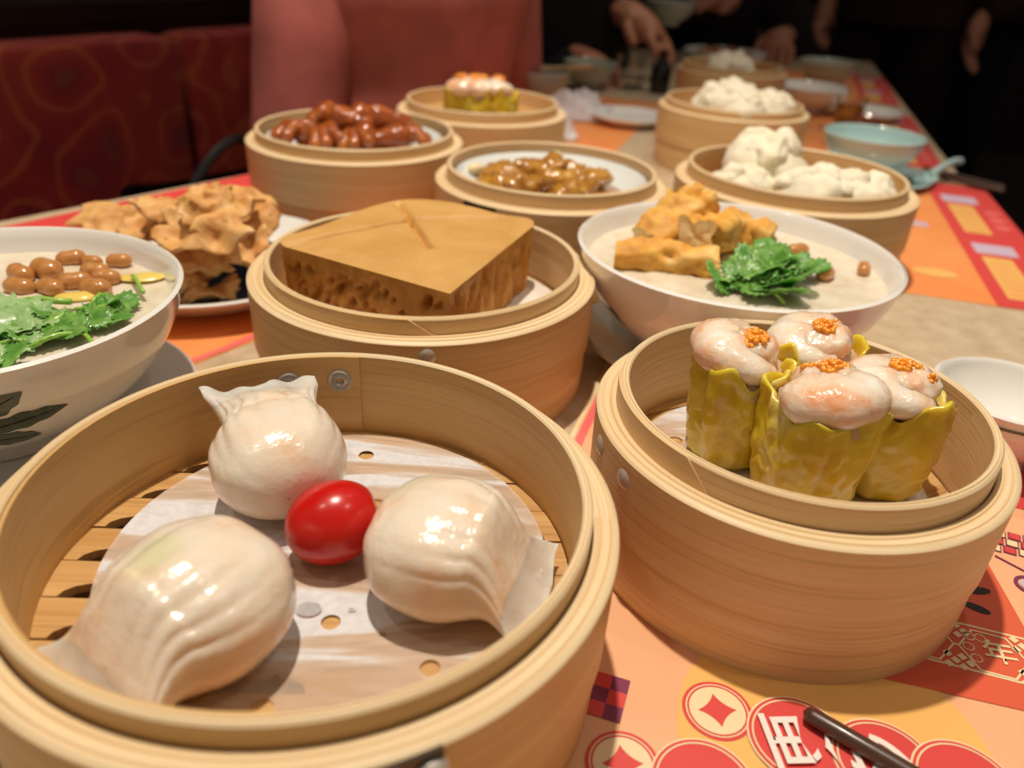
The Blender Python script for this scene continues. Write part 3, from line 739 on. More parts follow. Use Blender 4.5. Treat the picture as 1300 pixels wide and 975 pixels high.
# top crust with the scored lines
ctr = sum(outl, Vector())/NO
scores = [(pp_ - Vector((cc.x, cc.y, 0))) for pp_ in (at(536, 290, zt), at(545, 318, zt), at(505, 257, zt), at(362, 312, zt), at(520, 282, zt), at(640, 276, zt))]
lines = [(scores[2], scores[1]), (scores[3], scores[4]), (scores[4], scores[5])]
def dseg(p, a, b):
    d = b-a; f = max(0, min(1, (p-a).dot(d)/d.length_squared)); return (p-a-d*f).length
nR = 60
def crust(u, v):
    k = int(round(u*NO)) % NO; p = ctr.lerp(outl[k], v); p.z = 0
    z = hC+.0016*(1-v**4)+.0006*mnoise.fractal(Vector((p.x*70, p.y*70, 3)), 1, 2, 3)
    for a, b in lines:
        a2 = Vector((a.x, a.y, 0)); b2 = Vector((b.x, b.y, 0)); q = dseg(p, a2, b2)
        z -= .0050*math.exp(-(q/.0019)**2)-.0006*math.exp(-(q/.004)**2)
    if v > .995: z = hC
    return (p.x, p.y, z)
MB().grid(NO, nR, crust, wrap_u=True).build('crust', CAKE, cake, sharp=80)

# ================================================================== side dishes inside the far steamers
def dish(label, x, y, z, r, h, mat=None, sx=1., rot=0):
    prof = [(0, .003), (r*.55, .003), (r*.9, h*.75), (r*.985, h), (r, h-.0012), (r*.93, h*.62), (r*.6, .0003), (0, .0003)]
    o = MB().lathe(prof, 64, closed=False).build('serving_dish', mat or PORC_B); o.scale = (1, sx, 1)
    return top(o, label, 'dish', (x, y, z), (0, 0, rot))
dish('white dish under the braised chicken feet', DX, DY, .0408, .078, .028)
dish('white dish under the golden curried tripe', EX, EY, .0408, .075, .030)
FEET = food('braised_chicken_skin', [(.3, rgb('#83380f')), (.55, rgb('#b5622a')), (.78, rgb('#d2883e'))], 60, .16, .3, bump=.5, bscale=150, coat=.7).m
SAUCE = plain('brown_sauce', '#7a3d12', .1, .6, coat=.5, var=.2, scale=60)
CURRY = plain('golden_sauce', '#a9681a', .12, .6, coat=.5, var=.25, scale=60)
for nm, lab, x, y, m in (('braising_sauce', 'dark brown braising sauce pooled under the chicken feet', DX, DY, SAUCE), ('curry_sauce', 'golden curry sauce pooled under the tripe', EX, EY, CURRY)):
    top(MB().lathe([(0, .002), (.052, .0015), (.058, 0), (0, 0)], 40, closed=False).build(nm, m), lab, 'sauce', (x, y, .0575 if x < 0 else .0585))
def chicken_foot(label, pos, rot, seed, group):
    g = random.Random(seed); t = thing('chicken_foot', label, 'chicken foot', pos, rot, group)
    MB().tube([(-.024, 0, .004), (-.014, 0, .006), (-.004, 0, .008), (.004, 0, .007)], [.0068, .0066, .0085, .0090], 12).build('palm', FEET, t, sharp=180)
    for k, a in enumerate((-.65, -.1, .5, 2.5)):
        ln = .018 if k < 3 else .011; pts, rad = [], []
        for i in range(9):
            f = i/8; b = a+g.uniform(-.05, .05)+.25*f
            pts.append((.003+ln*f*math.cos(b), ln*f*math.sin(b), .009+.006*math.sin(f*2.6)-.007*f)); rad.append(.0060*(1-.4*f)*(1+.22*math.cos(f*14)))
        MB().tube(pts, rad, 10).build('toe', FEET, t, sharp=180)
    return t
g = random.Random(5)
for k, (px, py, z) in enumerate(((-.042, -.012, .061), (-.016, -.022, .062), (.014, -.024, .062), (.040, -.012, .061), (.030, .020, .061), (-.028, .020, .061), (-.014, .002, .073), (.016, .004, .074), (.002, .024, .063))):
    q = Vector((DX+px, DY+py, z))
    f_ = chicken_foot('glossy brown braised chicken foot in the white dish', (q.x, q.y, z), g.uniform(0, 6), k, 'braised chicken feet in the dish'); f_.rotation_euler.x = g.uniform(-.3, .3); f_.scale = (1.25, 1.25, 1.35)
TRIPE = food('curried_tripe', [(.3, rgb('#9c6420')), (.55, rgb('#c08a36')), (.8, rgb('#d8ac5c'))], 90, .18, .3, bump=.9, bscale=130, coat=.6, bd=.0015).m
GARL = plain('pale_garlic', '#e8d9ad', .35, sss=.3)
for k in range(13):
    a = k*2.4; d = .011*math.sqrt(k)
    q = (EX+d*math.cos(a)*1.15-.004, EY+d*math.sin(a)*.8+.002, .0612+.012*max(0, 1-d/.04))
    o = MB().blob((0, 0, 0), (.021, .013, .0100), .0042, 120, k+3, 26, 16).build('tripe_piece', TRIPE, sharp=180)
    top(o, 'golden brown piece of curried tripe in the white dish', 'tripe', q, (g.uniform(-.4, .4), g.uniform(-.4, .4), g.uniform(0, 3)), 'tripe pieces in the dish')
for k, (px, py, lab) in enumerate(((705, 199, 'pale garlic clove lying on top of the tripe'), (604, 214, 'pale garlic clove at the rim of the tripe dish'))):
    q = at(px, py, .076 if k == 0 else .066); top(MB().blob((0, 0, 0), (.007, .005, .0045), .001, 90, k, 16, 12).build('garlic_clove', GARL), lab, 'garlic', q, (0, 0, .6))
# siu mai in the steamer by the pink coat
for k, (px, py) in enumerate(((566, 153), (606, 161), (644, 156), (604, 143))):
    q = inside(at(px, py+4, .070), FX, FY, .0765-.019)
    siumai('small siu mai topped with shrimp in the steamer near the pink coat', (q[0], q[1], .0632), k*1.3, 50+k, .0185, .031, 'siu mai in the steamer near the pink coat', big=.95)
# ------------------------------------------------------------------ white buns
BUN = food('white_bun_dough', [(.3, rgb('#e9dfc2')), (.7, rgb('#f4ecd6'))], 50, .7, .35, (1, .8, .5), .006, .25, 200, 0).m
PORK = plain('bun_filling', '#b59a72', .5, var=.2, scale=120)
def bun(label, pos, rot, seed, s=1., group=None, peak=1.):
    t = thing('steamed_bun', label, 'bun', pos, rot, group); gg = random.Random(seed)
    MB().blob((0, 0, .017*s), (.0330*s, .0320*s, .0225*s), .0065*s, 30/s, seed, 56, 36, flat=.0004).build('dough', BUN, t, sharp=180)
    for k in range(3):
        a = k*2.1+gg.uniform(-.4, .4); d = .0150*s
        MB().blob((d*math.cos(a), d*math.sin(a), .030*s*peak), (.0165*s, .0140*s, .0100*s*peak), .0058*s, 70/s, seed+k, 36, 24, rot=Euler((0, .4, a))).build('petal', BUN, t, sharp=180)
    MB().blob((.0, .0, .031*s), (.006*s, .006*s, .006*s), .001, 90, seed, 14, 10).build('filling', PORK, t)
    return t
labs = ['tall cracked white bun rising highest in its steamer', 'cracked white bun at the congee bowl side of the steamer', 'cracked white bun between two other buns in the steamer', 'cracked white bun next to the orange placemat side']
for k, (px, py, s, pk) in enumerate(((968, 226, 1.12, 1.12), (1028, 258, 1.0, 1.0), (1092, 262, .95, 1.0), (922, 246, .85, 1.0))):
    q = at(px, py, .060); q = inside(q, GX, GY, .0815-.0335*s); bun(labs[[0, 2, 3, 1][k]], (q[0], q[1], .0465), k*1.1, 20+k, s, 'white buns behind the congee bowl', pk)
for k, (px, py, s) in enumerate(((880, 152, .9), (928, 140, .95), (945, 160, .9), (1000, 152, .85))):
    q = at(px, py, .066); q = inside(q, HX, HY, .0765-.0335*s); bun('white bun in the steamer beside the white plate', (q[0], q[1], .0585), k*1.7, 40+k, s, 'white buns in the steamer beside the white plate')
q = inside(at(908, 108, .066), IX, IY, .035); bun('lone white bun in the farthest bamboo steamer', (q[0], q[1], .0485), .4, 61, 1.15)
# ================================================================== bowls of congee and their saucers
def bowl_prof(r, h, foot=.42, fh=.008, th=.0028):
    out = [(0, .002), (r*foot-.003, .002), (r*foot-.002, 0), (r*foot, 0), (r*foot+.001, fh)]
    for k in range(1, 13):
        f = k/12; out.append((r*(foot+.02)+(r*(1-foot-.02))*(math.sin(f*PI/2)**.80*.92+.08*f**3), fh+(h-fh)*(f**1.15)))
    rim = out[-1]; out.append((rim[0]+.0006, rim[1]+.0012)); out.append((rim[0]-th*.5, rim[1]+.0022)); out.append((rim[0]-th*1.1, rim[1]+.0006))
    for k in range(11, 0, -1):
        f = k/12; rr = r*(foot+.02)+(r*(1-foot-.02))*(math.sin(f*PI/2)**.80*.92+.08*f**3); out.append((max(0, rr-th), fh+(h-fh)*(f**1.15)+th*.5))
    out.append((0, fh+.003)); return out
def brad(r, h, z, foot=.42, fh=.008):
    f = max(0, min(1, (z-fh)/(h-fh)))**(1/1.15); return r*(foot+.02)+(r*(1-foot-.02))*(math.sin(f*PI/2)**.80*.92+.08*f**3)
def saucer_prof(r, h=.016):
    return [(0, .001), (r*.5, .001), (r*.52, 0), (r*.56, 0), (r*.58, .002), (r*.80, h*.35), (r, h), (r-.0015, h+.0014), (r*.80, h*.35+.003), (r*.55, .0045), (0, .0045)]
def bowl(name, label, x, y, z, r, h, mat, cat='bowl', **kw):
    t = thing(name, label, cat, (x, y, z)); MB().lathe(bowl_prof(r, h, **kw), 96, closed=False).build('body', mat, t, sharp=60); return t
def saucer(label, x, y, r, mat, h=.016, z=0):
    return top(MB().lathe(saucer_prof(r, h), 80, closed=False).build('saucer', mat, sharp=60), label, 'saucer', (x, y, z))
LEAFD = plain('decal_dark_green', '#3f4a2c', .2, coat=.4, var=.3, scale=300); LEAFL = plain('decal_leaf_vein', '#161a10', .2, coat=.4); DRED = plain('decal_red', '#b3262a', .2, coat=.4)
def decal(parent, r, h, a0, z0, ln, wd, tilt, mat, lift=.0004, name='painted_leaf'):
    rr = brad(r, h, z0)
    def P(u, v):
        w_ = wd*math.sin(PI*min(1, u*1.02))**.7*(1+.10*math.sin(u*26))*(v-.5); x, y = ln*u, w_
        da, dz = x*math.cos(tilt)-y*math.sin(tilt), x*math.sin(tilt)+y*math.cos(tilt)
        a, z = a0+da/rr, z0+dz*.80; q = brad(r, h, z)+lift
        return (q*math.cos(a), q*math.sin(a), z)
    o = MB().grid(28, 5, P).build(name, mat, parent, sharp=180); return o
LX, LY = -.2506, .329; RX, RY = .129, .4544
ZB = .005
saucer('grey-white saucer under the peanut congee bowl', LX, LY, .090, PORC)
bL = bowl('congee_bowl', 'white bowl of congee with peanuts, painted with dark leaves', LX, LY, ZB, .0908, .0685, PORC)
qa = at(28, 512, .045); aL = math.atan2(qa.y-LY, qa.x-LX)
for dx, dz, ln, wd, ti in ((-.30, .003, .028, .013, .60), (-.28, -.002, .036, .013, .14), (-.30, -.007, .027, .013, -.30)):
    l_ = decal(bL, .0908, .0685, aL+dx, .042+dz*1.3, ln, wd, ti, LEAFD); decal(l_, .0908, .0685, aL+dx, .042+dz*1.3, ln*.95, .0009, ti, LEAFL, .0007, 'leaf_vein')
decal(bL, .0908, .0685, aL-.44, .041, .014, .014, .1, DRED, .0005, 'painted_flower')
saucer('grey-white saucer under the fried dough congee bowl', RX, RY, .086, PORC)
bR = bowl('congee_bowl', 'white bowl of congee with fried dough sticks and coriander', RX, RY, ZB, .0942, .0685, PORC)
qa = at(770, 372, .05); aR = math.atan2(qa.y-RY, qa.x-RX)
decal(bR, .0942, .0685, aR, .050, .030, .010, -.75, LEAFD)
decal(bR, .0942, .0685, aR+.07, .050, .032, .0013, -.95, LEAFD, name='painted_stem')
CONG = food('rice_congee', [(.3, rgb('#dccdb2')), (.55, rgb('#e8dcc6')), (.8, rgb('#efe6d4'))], 60, .22, .3, (1, .8, .5), .006, .6, 120, .3).m
def congee(label, x, y, r, z, seed):
    def P(u, v):
        a, d = 2*PI*u, r*max(v, .001); return (d*math.cos(a), d*math.sin(a), .0012*mnoise.fractal(Vector((d*math.cos(a)*60+seed, d*math.sin(a)*60, 1)), 1, 2, 3)*(1-v**6))
    mb = MB().grid(72, 26, P, wrap_u=True)
    o = mb.build('congee', CONG, sharp=180); return top(o, label, 'congee', (x, y, z))
zcg = .0625
congee('thick pale congee under the peanuts', LX, LY, brad(.0908, .0685, zcg-ZB)-.0032, zcg, 1)
congee('thick pale congee under the fried dough sticks', RX, RY, brad(.0942, .0685, zcg-ZB)-.0032, zcg, 5)
NUT = food('boiled_peanut', [(.3, rgb('#b87a3c')), (.7, rgb('#d39a5c'))], 70, .2, .3, bump=.3, coat=.5).m
def peanut(label, px, py, z, s, rot, group):
    def P(u, v):
        a, f = 2*PI*u, v; x = (f-.5)*2; rr = math.sqrt(max(0, 1-x*x))*(1-.14*math.exp(-(x/.3)**2)); return (.0085*s*x, .0055*s*rr*math.cos(a), .0052*s*rr*math.sin(a))
    q = at(px, py, z-.003); o = MB().grid(16, 14, P, wrap_u=True).build('peanut', NUT, sharp=180); return top(o, label, 'peanut', q, (R.uniform(-.3, .3), R.uniform(-.15, .15), rot), group)
for k, (px, py, s) in enumerate(((90, 328, .95), (117, 332, .75), (151, 331, .85), (59, 342, 1.25), (121, 344, .95), (135, 352, .9), (26, 347, 1.0), (95, 357, 1.0), (25, 364, 1.0), (64, 365, 1.0), (121, 366, 1.1))):
    peanut('brown boiled peanut in the cluster floating on the congee', px, py, .0685, s, R.uniform(-.5, .5), 'boiled peanuts on the congee')
EGG = plain('egg_yellow', '#edcf6b', .3, coat=.3, var=.1, sss=.3)
for k, (px, py, sx, lab) in enumerate(((180, 352, .012, 'yellow egg strip alone near the bowl rim'), (98, 376, .010, 'yellow egg strip between peanuts and coriander'))):
    q = at(px, py, .0640); top(MB().blob((0, 0, 0), (sx, .006, .0016), .001, 90, k, 18, 8).build('egg_strip', EGG), lab, 'egg', q, (0, 0, .3))
# coriander
GRN = food('coriander_leaf', [(.3, rgb('#3f7c26')), (.7, rgb('#86b558'))], 120, .35, .2, (.3, 1, .2), .002, .3, 400, .2).m
GRNL = food('coriander_leaf_pale', [(.3, rgb('#86b26a')), (.7, rgb('#accb90'))], 120, .35, .2, (.3, 1, .2), .002, .3, 400, .2).m
STEM = food('coriander_stem', [(.3, rgb('#7fb23a')), (.7, rgb('#a5cf5c'))], 80, .3, .3, (.5, 1, .2), .003, .2, 300, .3).m
def leaf_mesh(size, seed, curl=.25):
    pts = []
    n = 54
    for k in range(n):
        a = -2.5+5.0*k/(n-1); lob = .62+.38*abs(math.cos(1.5*a))**.6; ser = 1+.10*math.sin(a*19+seed); pts.append((size*lob*ser*math.cos(a), size*lob*ser*math.sin(a)))
    mb = MB(); mb.v.append((0, 0, 0)); rings = 4
    for rg in range(1, rings+1):
        f = rg/rings
        for x, y in pts:
            d2 = (x*f)**2+(y*f)**2; z = curl*d2/size*math.sin(math.atan2(y, x)*1.5+seed)+.10*size*mnoise.noise(Vector((x*f/size*2+seed, y*f/size*2, 0)))-.0006*math.exp(-(y*f/size/.08)**2)
            mb.v.append((x*f, y*f, z))
    for k in range(n-1):
        mb.f.append((0, 1+k, 2+k)); mb.uv.append(((0, 0),)*3)
        for rg in range(rings-1): b = 1+rg*n; mb.quad(b+k, b+n+k, b+n+k+1, b+k+1)
    return mb
def sprig(label, px, py, z, ang, size, seed, group, tilt=.0, stem=.02, mat=None):
    q = at(px, py, z-.002); g = random.Random(seed); t = thing('coriander_sprig', label, 'coriander', q, ang, group); t.rotation_euler = (g.uniform(-.2, .2), tilt, ang)
    pts = [(-stem+stem*f, .002*math.sin(f*3+seed), .0016*math.sin(f*PI)-.001*(1-f)) for f in [k/7 for k in range(8)]]
    MB().tube(pts, [.0011-.0004*k/7 for k in range(8)], 7).build('stem', STEM, t, sharp=180)
    for k, (a, s, d) in enumerate(((0, 1, .0), (1.0, .72, -.006), (-1.0, .72, -.006))):
        l = leaf_mesh(size*s, seed+k, .3).build('leaf', mat or (GRN if g.random() < .75 else GRNL), t, sharp=180, loc=(d, 0, .0008+.0004*k), rot=(g.uniform(-.35, .35), g.uniform(-.35, .2), a+g.uniform(-.2, .2)))
        sm = l.modifiers.new('thickness', 'SOLIDIFY'); sm.thickness = .00025
    return t
GL, GR = 'coriander on the peanut congee', 'coriander on the fried dough congee'
sprig('large pale coriander leaf lying over the congee at the bowl edge', 12, 408, .0700, 2.6, .019, 3, GL, mat=GRNL)
for k, (px, py, z, a, s) in enumerate(((55, 425, .0685, .6, .011), (72, 400, .0690, 1.9, .010), (112, 408, .0690, .3, .011), (150, 385, .0690, 1.1, .010), (140, 402, .0685, -.3, .011), (5, 455, .0690, .2, .011), (85, 418, .0695, 2.5, .010), (20, 432, .0680, -.6, .012))):
    sprig('small green coriander sprig on the peanut congee', px, py, z, a, s, 10+k, GL, stem=.022)
for k, (x0, y0, x1, y1) in enumerate(((18, 386, 90, 383), (62, 415, 96, 401), (168, 350, 182, 371), (115, 388, 136, 373), (40, 440, 110, 420))):
    p0, p1 = at(x0, y0, .0665), at(x1, y1, .0675); mid = (p0+p1)/2+Vector((0, .002*(k % 2), .002))
    o = MB().tube([Vector(), (mid-p0)*.5+Vector((0, 0, .0006)), mid-p0, (p1-p0)*.75+Vector((0, 0, .0006)), p1-p0], .0017 if k < 2 else .0011, 8).build('green_herb_stalk', STEM, sharp=180)
    top(o, ['thick bright green stem lying across the peanut congee', 'thick short green stem among the coriander leaves', 'thin curled green stem alone on the egg strip', 'thin green stem arching out of the coriander', 'thin green stem under the coriander leaves'][k], 'herb stalk', p0)
k = 0
for (px, py, z, a, s) in ((915, 356, .0690, 2.8, .012), (940, 350, .0710, 1.9, .012), (965, 345, .0740, .5, .013), (985, 330, .0760, 1.2, .013), (1005, 335, .0750, .2, .012), (1015, 352, .0730, -.6, .012), (990, 360, .0730, -1.2, .013), (1000, 372, .0700, -.8, .012), (960, 362, .0710, 2.4, .012), (975, 318, .0750, 1.6, .011), (1028, 340, .0710, .1, .011), (950, 335, .0740, 1.4, .012)):
    sprig('fresh green coriander sprig heaped beside the fried dough', px, py, z, a, s*1.08, 40+k, GR, tilt=-.25, stem=.018, mat=GRN); k += 1
# fried dough sticks (cut pieces)
YOU = food('fried_dough_crust', [(.3, rgb('#cf8c2e')), (.52, rgb('#e5ad4a')), (.76, rgb('#f2d08a'))], 60, .6, .2, bump=.7, bscale=110, coat=0).m
YIN = food('fried_dough_crumb', [(.3, rgb('#d9b26a')), (.7, rgb('#efdcae'))], 90, .6, .3, bump=.7, bscale=150, coat=0).m
def dough(label, px, py, z, ln, wd, ht, rot, seed, bend=.0):
    q = at(px, py, z-.002); t = thing('fried_dough_stick', label, 'fried dough', q, 0); t.rotation_euler = rot
    def P(u, v):
        x = (u-.5)*ln; a = 2*PI*v; c, s = math.cos(a), math.sin(a); n = mnoise.fractal(Vector((x*90+seed, c*1.6, s*1.6+seed)), 1, 2, 3)
        k = (abs(c)**3+abs(s)**3)**(-1/3); e = 1-.06*(abs(u-.5)*2)**6
        return (x, wd/2*c*k*.9*e+.0042*n*c+bend*(x*x), ht/2*s*k*.9*e*(1-.15*abs(c)*0)+.0042*n*s-.0022*math.exp(-(c/.25)**2)*(1 if s > 0 else 0))
    MB().grid(26, 36, P, wrap_v=True).build('crust', YOU, t, sharp=180)
    for sg, u in ((-1, .0), (1, 1.)):
        b = [P(u, j/36) for j in range(36)]; c = Vector(sum((Vector(p) for p in b), Vector())/36)
        def E(uu, vv, b=b, c=c, sg=sg):
            p = c.lerp(Vector(b[int(round(vv*36)) % 36]), uu); return (p.x-sg*.002*(1-uu)*(.6+mnoise.noise(p*300)), p.y, p.z)
        MB().grid(6, 36, E, wrap_v=True).build('cut_face', YIN, t, sharp=180)
    return t
dough('flat cut slice of fried dough lying lowest on the congee', 845, 326, .0700, .060, .026, .020, (0, 0, -.12), 2, -6)
dough('thick upright piece of fried dough leaning on another', 848, 286, .0790, .040, .030, .026, (.2, -.40, .75), 5)
dough('large puffy piece of fried dough beside the coriander', 905, 297, .0770, .046, .032, .028, (-.2, .15, .85), 9)
dough('small fried dough end poking up highest from the bowl', 872, 266, .0860, .032, .026, .020, (.3, -.35, .5), 12)
dough('pale fried dough end farthest from the cut slice', 946, 293, .0730, .034, .024, .020, (0, .15, -.5), 17)
for k, (px, py, s, lab) in enumerate(((972, 306, .9, 'brown peanut behind the heaped coriander'), (1012, 318, 1.0, 'brown peanut against the coriander leaves'), (1048, 348, .9, 'orange brown peanut half sunk beside the coriander'), (1097, 341, .8, 'lone brown peanut near the bowl rim'))):
    peanut(lab, px, py, .0685, s, .4*k, 'peanuts in the fried dough congee')
# ================================================================== fried snack plate
PX, PY = -.222, .530
plate = thing('serving_plate', 'blue and white plate under the heap of fried snacks', 'plate', (PX, PY, 0))
MB().lathe(saucer_prof(.096, .022), 96, closed=False).build('body', PORC, plate, sharp=60)
NAVY = plain('blue_glaze', '#27406e', .15, coat=.4, var=.4, scale=40); NAVY2 = plain('dark_blue_glaze', '#151d30', .15, coat=.4, var=.3, scale=60)
MB().lathe([(0, .0049), (.055, .0049), (.066, .0078), (.070, .0086), (.070, .0092), (.055, .0054), (0, .0054)], 64, closed=False).build('centre_glaze', NAVY2, plate)
for k in range(7):
    a = k*2*PI/7+.55; MB().lathe([(.0775, .0118), (.0915, .0210), (.0915, .0216), (.0775, .0124)], 10, a, a+.45).build('blue_panel', NAVY, plate)
CRISP = food('fried_batter', [(.28, rgb('#c48442')), (.5, rgb('#e0aa64')), (.75, rgb('#efc98f'))], 45, .6, .2, bump=.9, bscale=110, coat=0)
src = CRISP.b.inputs['Base Color'].links[0].from_socket; CRISP.col(CRISP.mix(CRISP.ramp(CRISP.noise(CRISP.coord(), 170, 2), [(.70, BW(0)), (.74, BW(.8))]), src, rgb('#4a3426'))); CRISP = CRISP.m
def crisp(label, px, py, z, rad, rot, seed):
    q = at(px, py, z); so = Vector((seed*1.3, seed*2.1, 0))
    def P(u, v):
        ph, th = PI*v, 2*PI*u; d = Vector((math.sin(ph)*math.cos(th), math.sin(ph)*math.sin(th), math.cos(ph)))
        edge = 1+.50*mnoise.noise(Vector((d.x*1.6, d.y*1.6, 0))+so)+.22*mnoise.noise(Vector((d.x*4, d.y*4, 0))+so)
        p = Vector((d.x*rad[0]*edge, d.y*rad[1]*edge, d.z*rad[2]))
        p.z += .42*rad[0]*mnoise.noise(Vector((p.x/rad[0]*1.1, p.y/rad[0]*1.1, 3))+so)+.16*rad[0]*mnoise.noise(Vector((p.x/rad[0]*3, p.y/rad[0]*3, 1))+so)
        p += d*.0022*mnoise.fractal(p*140+so, 1, 2, 3)
        return p
    o = MB().grid(48, 28, P, wrap_u=True).build('fried_crisp', CRISP, sharp=180)
    return top(o, label, 'fried snack', q, rot, 'fried snacks heaped on the plate')
cl = ['topmost pointed fried crisp of the heap', 'broad folded fried crisp across the front of the heap', 'fried crisp leaning against the bamboo steamer side', 'fried crisp beside the bit of green herb', 'fried crisp lying behind the peanut congee bowl rim', 'dark fried crisp resting on the blue plate centre', 'small fried crisp low at the front of the heap', 'ragged fried crisp at the back of the heap', 'curled fried crisp under the broad folded one', 'fried crisp bridging the top and the steamer side', 'flat fried crisp near the red placemat edge', 'fried crisp buried in the middle of the heap']
g = random.Random(12)
for k, (px, py, z, r1, r2, rx, ry, rz) in enumerate(((262, 258, .073, .019, .014, .5, -.3, .9), (252, 288, .060, .034, .020, .75, .1, -.25), (312, 268, .055, .026, .018, .3, .25, -.5), (303, 312, .041, .021, .017, .7, .1, -.2), (160, 282, .040, .032, .019, .2, 0, .25), (262, 368, .013, .026, .012, .25, 0, .1), (235, 350, .021, .019, .012, .5, .1, -.3), (225, 266, .060, .026, .018, .3, .2, .6), (245, 325, .037, .028, .017, .7, 0, .15), (290, 262, .064, .022, .015, .4, -.2, .1), (195, 285, .046, .027, .018, .2, -.2, 1.2), (268, 305, .034, .034, .026, .1, .1, .5))):
    crisp(cl[k], px, py, z, (r1, r2, .0042), (rx*.75, ry, rz), k*1.9+2)
q = at(334, 308, .040); h_ = thing('herb_garnish', 'bit of green herb tucked beside the fried crisps', 'herb', (q.x, q.y, .032), .4)
for k in range(3): leaf_mesh(.008, k).build('leaf', GRN, h_, rot=(.5, .2, k*1.5), loc=(0, .003*k, 0))
# ================================================================== small white bowl and chopsticks in front
SX, SY = .2567, .3589
sb = bowl('sauce_bowl', 'small white bowl with a dark rim line and red flower', SX, SY, .0, .0367, .0385, PORC, foot=.5)
r_ = brad(.0367, .0385, .034, .5)
MB().lathe([(brad(.0367, .0385, .0335, .5)+.0003, .0335), (brad(.0367, .0385, .0350, .5)+.0004, .0350)], 64, closed=False).build('rim_line', LEAFD, sb)
qa = at(1296, 562, .025); a_ = math.atan2(qa.y-SY, qa.x-SX)
for k in range(5): decal(sb, .0367, .0385, a_+.08*math.cos(k*1.26), .022+.003*math.sin(k*1.26), .007, .006, k*1.26, DRED, .0004, 'painted_petal')
decal(sb, .0367, .0385, a_-.25, .014, .014, .006, .6, LEAFD); decal(sb, .0367, .0385, a_+.15, .012, .012, .006, -.5, LEAFD)
CHOP = plain('dark_melamine', '#4a3328', .3, coat=.2, var=.12, scale=200)
def chopstick(label, p0, p1, r0=.0023, r1=.0034, group=None, mat=None, ln=.23):
    p0, p1 = Vector(p0), Vector(p1); d = (p1-p0).normalized()*ln
    pts = [d*f for f in (0, .01, .1, .3, .6, 1)]
    o = MB().tube(pts, [r0*.8, r0, r0+.15*(r1-r0), r0+.4*(r1-r0), r0+.7*(r1-r0), r1], 14).build('chopstick', mat or CHOP, sharp=60)
    return top(o, label, 'chopstick', p0, (0, 0, 0), group)
q0, q1 = at(1024, 904, .0056), at(1150, 978, .0060)
chopstick('dark brown chopstick lying across the red printed seals', (q0.x, q0.y, .0053), (q1.x, q1.y, .0058), .0029, .0038)
# ================================================================== far end of the table
bowl('rice_bowl', 'aqua bowl standing on a pale saucer near the table edge', .402, .950, .006, .056, .046, PORC_AQUA)
saucer('pale aqua saucer under the aqua bowl', .402, .950, .074, PORC_AQUA, .010)
def spoon(label, p, rot, mat):
    t = thing('soup_spoon', label, 'spoon', p, rot)
    MB().grid(20, 14, lambda u, v: (.022*(2*u-1), .014*math.sqrt(max(0, 1-(2*u-1)**2*.98))*(2*v-1), .004+.010*((2*u-1)**2*.5+(2*v-1)**2*.5))).build('spoon_bowl', mat, t, sharp=180)
    MB().tube([(.018, 0, .012), (.04, 0, .018), (.065, 0, .022), (.085, 0, .02)], [.005, .0042, .0042, .005], 8).build('handle', mat, t)
    for c in t.children:
        sm = c.modifiers.new('thickness', 'SOLIDIFY'); sm.thickness = .0015
    return t
q = at(1163, 236, .002); spoon('aqua porcelain spoon beside the aqua bowl', (q.x+.005, q.y, .0012), .7, PORC_AQUA)
for k, (x0, y0, x1, y1) in enumerate(((1172, 214, 1212, 224), (1165, 219, 1208, 229))):
    a, b = at(x0, y0, .004), at(x1, y1, .004); b = a+(b-a).normalized()*.10
    chopstick('dark chopstick of the pair at the right table edge', (a.x, a.y, .005), (b.x, b.y, .005), group='pair of chopsticks at the table edge', ln=.10)
bowl('rice_bowl', 'grey-green bowl nearest the pink coat', .012, 1.335, 0, .052, .048, PORC_GREY)
bowl('rice_bowl', 'grey-green bowl in front of the resting hand', .105, 1.50, 0, .047, .045, PORC_GREY)
bowl('rice_bowl', 'wide pale bowl behind the tea glass', .466, 1.40, 0, .060, .040, PORC)
bowl('rice_bowl', 'grey-green bowl farthest along the right table edge', .585, 1.68, 0, .055, .050, PORC_GREY)
bw = chopstick('pale chopstick resting across the grey-green bowl', (-.01, 1.30, .0535), (.09, 1.37, .0535), group=None, mat=plain('pale_wood', '#c9a878', .5), ln=.13)
def plate_(label, x, y, r, mat, h=.014): return top(MB().lathe(saucer_prof(r, h), 64, closed=False).build('side_plate', mat, sharp=60), label, 'plate', (x, y, 0))
plate_('white side plate between tissues and bun steamer', .148, 1.205, .058, PORC)
plate_('white platter of brown food at the far table end', .44, 1.95, .095, PORC_B, .030)
plate_('white side plate at the right table edge', .555, 1.36, .055, PORC)
for k in range(6):
    a = k*1.05; o = MB().blob((0, 0, 0), (.03, .02, .013), .004, 60, k, 22, 14).build('braised_piece', FEET, sharp=180)
    top(o, 'brown braised piece on the far white platter', 'meat', (.44+.04*math.cos(a), 1.95+.04*math.sin(a), .024), (0, 0, a), 'braised pieces on the far platter')
GLASS = MT('clear_glass'); GLASS.col((.97, .97, .97, 1)).set(Roughness=.02, Transmission_Weight=1, IOR=1.45); GLASS = GLASS.m
TEA = MT('amber_tea'); TEA.col(rgb('#d99a3c')).set(Roughness=.05, Transmission_Weight=.6, IOR=1.33); TEA = TEA.m
def tumbler(label, x, y, r, h, tea=True):
    t = thing('drinking_glass', label, 'glass', (x, y, 0))
    MB().lathe([(0, 0), (r*.84, 0), (r, h), (r-.0016, h), (r*.84-.001, .006), (0, .006)], 40, closed=False).build('glass_wall', GLASS, t)
    if tea: MB().lathe([(0, .0064), (r*.84-.0016, .0064), (r*.96-.002, h*.78), (0, h*.78)], 40, closed=False).build('tea', TEA, t)
    return t
